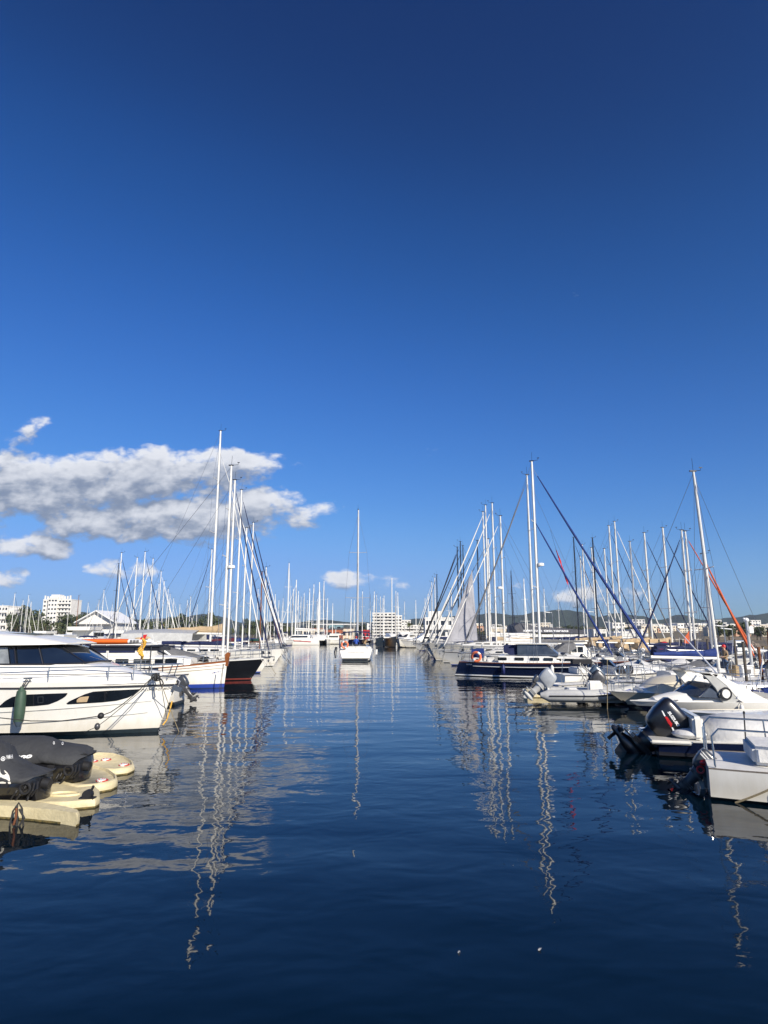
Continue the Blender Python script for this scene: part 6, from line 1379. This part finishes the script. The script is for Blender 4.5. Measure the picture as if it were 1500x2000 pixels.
for (u, v, D, k, hd, lb) in ((233,1101,88,3,0,'sailing boat with a tall dark mast left of a white one in the left marina'),(239,1080,92,1,0,'sailing boat with the tallest white mast of the left marina, beside the dark one'),(267,1089,100,0,180,0),(285,1078,104,1,0,'sailing boat with tall white mast and dark furled headsail, middle of the left marina'),(298,1091,108,0,180,0),(316,1116,120,0,0,0),(310,1140,124,2,180,0),(322,1135,128,0,0,0),(328,1150,132,1,180,0),(333,1160,136,2,0,0),(304,1152,140,0,180,0),(340,1168,140,0,0,0),
                             (204,1152,128,0,0,0),(193,1172,150,2,180,0),(173,1177,160,0,0,0),(155,1163,120,4,0,'old boat with a leaning rust brown wooden mast left of the gabled hall'),(135,1185,170,1,0,0),(57,1162,150,0,0,0),(30,1159,140,1,0,0),(45,1172,155,2,180,0),(61,1175,160,1,180,0),(52,1185,170,0,0,0),(6,1180,150,0,0,0),(78,1190,170,2,0,0),
                             (367,1172,130,0,0,0),(372,1165,126,1,180,0),(352,1180,150,2,0,0),(385,1180,150,0,180,0),(250,1165,160,0,0,0),(258,1175,170,1,0,0),(275,1170,165,2,180,0),(292,1178,170,0,0,0),(220,1180,170,0,0,0),(443,1165,110,0,0,0),(505,1150,120,2,0,0),(525,1140,130,0,0,'sailing boat with slim white mast just right of the left bows')):
    far_sail(u, v, D, k, hd+rnd.uniform(-6, 6), lb or SL2[k], GLF, .85)
# motorboat prototypes
PM = [motorboat('white cuddy motorboat in the crowded left marina', (0, 0), 0, L=7, B=2.6, fb=1.1, fs=.9, style='cuddy', det=1)[0], motorboat('white wheelhouse boat in the crowded left marina', (0, 0), 0, L=7.5, B=2.8, fb=1.2, fs=1.0, style='wheel', det=1)[0],
      motorboat('white flybridge motor cruiser in the crowded left marina', (0, 0), 0, L=10.5, B=3.6, fb=1.6, fs=1.2, style='fly', ob=False, det=1)[0], motorboat('boat under a navy cover in the crowded left marina', (0, 0), 0, L=6.5, B=2.4, fb=1.0, fs=.8, style='none', cover='canvas_navy', det=1)[0],
      motorboat('boat under a bright blue cover in the crowded left marina', (0, 0), 0, L=6.5, B=2.4, fb=1.0, fs=.8, style='none', cover='canvas_blue', det=1)[0], motorboat('white open boat in the crowded left marina', (0, 0), 0, L=6.2, B=2.3, fb=.9, fs=.8, style='open', det=1)[0]]
usedm = set(); GM = 'motorboats in the crowded left marina'
def put_m(k, x, y, hd, group, label=None, s=1.0):
    if k not in usedm: usedm.add(k); r = PM[k]; r.location = (x, y, 0); r.rotation_euler = (0, 0, R(hd)); r.scale = (s,)*3; r['group'] = group; KIDS.pop(r, None)
    else: r = dup(PM[k], (x, y, 0), R(hd), label, group, s)
    if label: r['label'] = label
    return r
rnd = random.Random(44)
for Y in (47, 56, 66, 78, 92, 108, 126, 146, 168, 190):
    x = -.64*Y+rnd.uniform(0, 2)
    xe = -26.5 if Y < 85 else -.30*Y
    while x < xe:
        k = rnd.choice((0, 1, 1, 2, 2, 3, 4, 5, 0, 3)) if Y > 60 else rnd.choice((0, 1, 3, 5)); sc = rnd.uniform(.9, 1.15)*(1.2 if Y > 88 else 1); w_ = (2.6, 2.8, 3.6, 2.4, 2.4, 2.3)[k]*sc
        put_m(k, x+w_/2, Y+rnd.uniform(-1, 1), rnd.choice((90, 270))+rnd.uniform(-3, 3), GM, None, sc); x += w_+rnd.uniform(.5, 1.2)
# far row boats and catamarans
def catamaran():
    r = thing('catamaran', 'x', 'catamaran')
    for s in (-1, 1):
        rings, row, half, sheer = hull_geo(12, 1.5, 1.7, 1.5, .35, -.2, .8, n=10)
        b = MB(); b.loft(rings, closed=False, cap=False, rowmi=row); a = rings[0]; b.add(a, [tuple(range(len(a)))]); b.add([p for rg in rings for p in (rg[0], rg[-1])], [(2*i, 2*i+1, 2*i+3, 2*i+2) for i in range(len(rings)-1)]); b.v = [(x, y+s*2.7, z) for x, y, z in b.v]; h = b.build('hull', list(WH2), r)
        b = MB(); b.box((.8, s*(2.7+.735), 1.1), (4.2, .05, .22)); b.build('hull_window', ['glass'], h)
    b = MB(); b.box((-.8, 0, 1.35), (8.4, 4.4, .5)); b.build('bridge_deck', ['gelcoat'], r, bevel=.05)
    b = MB(); cabin_loft(b, [(-3.6, 2.6, 2.4, 1.5, 2.75), (1.0, 2.7, 2.4, 1.5, 2.75), (2.6, 2.4, 1.9, 1.5, 1.9)]); b.build('saloon', ['gelcoat'], r)
    b = MB(); cabin_loft(b, [(-3.0, 2.58, 2.50, 2.0, 2.5), (1.1, 2.66, 2.52, 2.0, 2.5), (1.75, 2.5, 2.3, 2.0, 2.28)], camber=0); b.build('saloon_window', ['glass'], r)
    b = MB(); b.box((-4.2, 0, 3.05), (3.4, 4.2, .10)); b.build('bimini', ['canvas_navy'], r)
    m = MB(); m.tube([(.6, 0, 2.7), (.6, 0, 18)], [.17, .12], 8); mm = m.build('mast', ['mast_white'], r); m = MB(); m.tube([(.5, -1.3, 9), (.6, 0, 8.9), (.5, 1.3, 9)], .035, 5); m.build('spreader', ['mast_white'], mm)
    m = MB(); m.tube([(.5, 0, 3.9), (-5.2, 0, 4.0)], .12, 7); bo = m.build('boom', ['mast_white'], r); m = MB(); m.tube([(.3, 0, 4.35), (-2, 0, 4.3), (-5, 0, 4.2)], [.30, .24, .14], 8); m.build('sail_cover', ['canvas_white'], bo)
    m = MB(); m.tube([(5.6, 0, 1.9), (.7, 0, 16.5)], [.10, .05], 6); m.build('furled_sail', ['mast_white'], r)
    m = MB()
    for s in (-1, 1): m.tube([(-.5, s*3.2, 1.6), (.6, 0, 16.5)], .02, 4)
    m.build('rigging', ['steel_dull'], r); return r
ct = catamaran(); ct['label'] = 'white catamaran, leftmost of the far end row, with reddish hull stripe'; P = G(580, 1259.5); ct.location = (P.x, P.y, 0); ct.rotation_euler = (0, 0, R(184)); ct['group'] = 'catamarans in the far row'
b = MB(); b.tube([(-4, 3.47, .9), (0, 3.47, 1.1), (3.5, 3.3, 1.35)], .09, 5); b.build('hull_stripe', ['red_paint'], ct)
ct2 = catamaran(); ct2['label'] = 'white catamaran, second in the far end row'; P = G(622, 1258.5); ct2.location = (P.x, P.y, 0); ct2.rotation_euler = (0, 0, R(-88)); ct2['group'] = 'catamarans in the far row'
for (u, v, k, hd, lab) in ((645,1258,2,180,'white motor cruiser right of the far catamarans'),(656,1257.5,0,270,'small white motorboat just left of the moving sailing boat, far row'),(560,1259,1,270,'white wheelhouse boat left of the far catamarans'),(752,1262,1,262,'far white boat left of the yellow hulled one'),(826,1265,2,200,'white motor cruiser at the right end of the far row'),(812,1264,0,250,'small white motorboat beside the cruiser at the right end of the far row'),(838,1268,5,230,'white open boat near the dark bow of the right row'),(676,1258,0,270,'small white motorboat hidden behind the moving sailing boat')):
    P = G(u, v); put_m(k, P.x, P.y, hd, 'motorboats in the far row', lab)
for (u, v, hm, hd, L, lab, fu) in ((735,1257.5,('black_hull','stripe_white','antifoul_dark','varnish'),12,12,'black hulled boat with white bow in the far row left of the hotel','mast_white'),):
    P = G(u, v); sailboat(lab, '', (P.x, P.y+1), hd, L=L, B=3.6, H=15, mx=.05, hullm=hm, furl=fu, cover='canvas_navy', det=1, group=GF)
def trimaran():
    P = G(764, 1263.5); r = thing('trimaran', 'boat with yellow ochre hulls in the far row below the hotel', 'trimaran', (P.x, P.y, 0), R(-80))
    for y, L in ((0, 13), (-2.6, 9), (2.6, 9)):
        rings, row, half, sheer = hull_geo(L, 2.0 if y == 0 else 1.0, 2.5, 2.1, .8, 0, .6, n=9); b = MB(); b.loft(rings, closed=False, cap=False, rowmi=row); b.add(rings[0], [tuple(range(len(rings[0])))]); b.add([p for rg in rings for p in (rg[0], rg[-1])], [(2*i, 2*i+1, 2*i+3, 2*i+2) for i in range(len(rings)-1)]); b.v = [(x, y_+y, z) for x, y_, z in b.v]; b.build('hull', ['wall_cream' if 0 else 'canvas_tan','stripe_dark','antifoul_dark','gelcoat'], r)
    b = MB(); b.box((0, 0, 2.2), (5, 5, .25)); b.build('bridge_deck', ['gelcoat'], r); b = MB(); cabin_loft(b, [(-2.4, 1.0, .9, 2.2, 3.1), (1.6, 1.0, .8, 2.2, 3.0), (2.6, .7, .4, 2.2, 2.4)]); b.build('cabin', ['gelcoat'], r)
    m = MB(); m.tube([(1, 0, 2), (1, 0, 16)], [.14, .1], 8); m.build('mast', ['mast_white'], r)
trimaran()
r, *_ = motorboat('white sports boat with slanting dark stripes in the far row', G(790, 1264), 255, L=11, B=3.8, fb=2.0, fs=1.5, style='fly', ob=False, det=1)
# motorboats behind the packed right rows
for (x, y, k, hd) in ((30, 84, 1, 180), (33, 92, 2, 180), (22, 112, 2, 180), (38, 74, 0, 180), (36, 66, 1, 0), (40, 100, 5, 90), (30, 118, 0, 90), (44, 84, 3, 180), (34, 58, 3, 180), (17, 66, 0, 0), (20, 72, 1, 0), (17, 80, 2, 0), (18, 90, 3, 0), (19, 98, 1, 180)):
    put_m(k, x, y, hd, 'motorboats behind the right pontoon', ('white cuddy motorboat behind the right pontoon','white wheelhouse boat behind the right pontoon','white flybridge motor cruiser behind the right pontoon','boat under a navy cover behind the right pontoon','boat under a bright blue cover behind the right pontoon','white open boat behind the right pontoon')[k])

# ------------------------------------------------------------------ air
def haze():
    m = bpy.data.materials.new('haze_air'); m.use_nodes = True; nt = m.node_tree; nt.nodes.clear(); MATS['haze_air'] = m
    v = nt.nodes.new('ShaderNodeVolumePrincipled'); v.inputs['Color'].default_value = (.72, .84, 1, 1); v.inputs['Density'].default_value = HAZE; v.inputs['Anisotropy'].default_value = .2
    o = nt.nodes.new('ShaderNodeOutputMaterial'); nt.links.new(v.outputs[0], o.inputs['Volume'])
    b = MB(); b.box((0, 1600, 84.5), (6400, 3600, 173)); tag(b.build('haze', ['haze_air'], smooth=0), kind='stuff')
HAZE = .00009
haze()
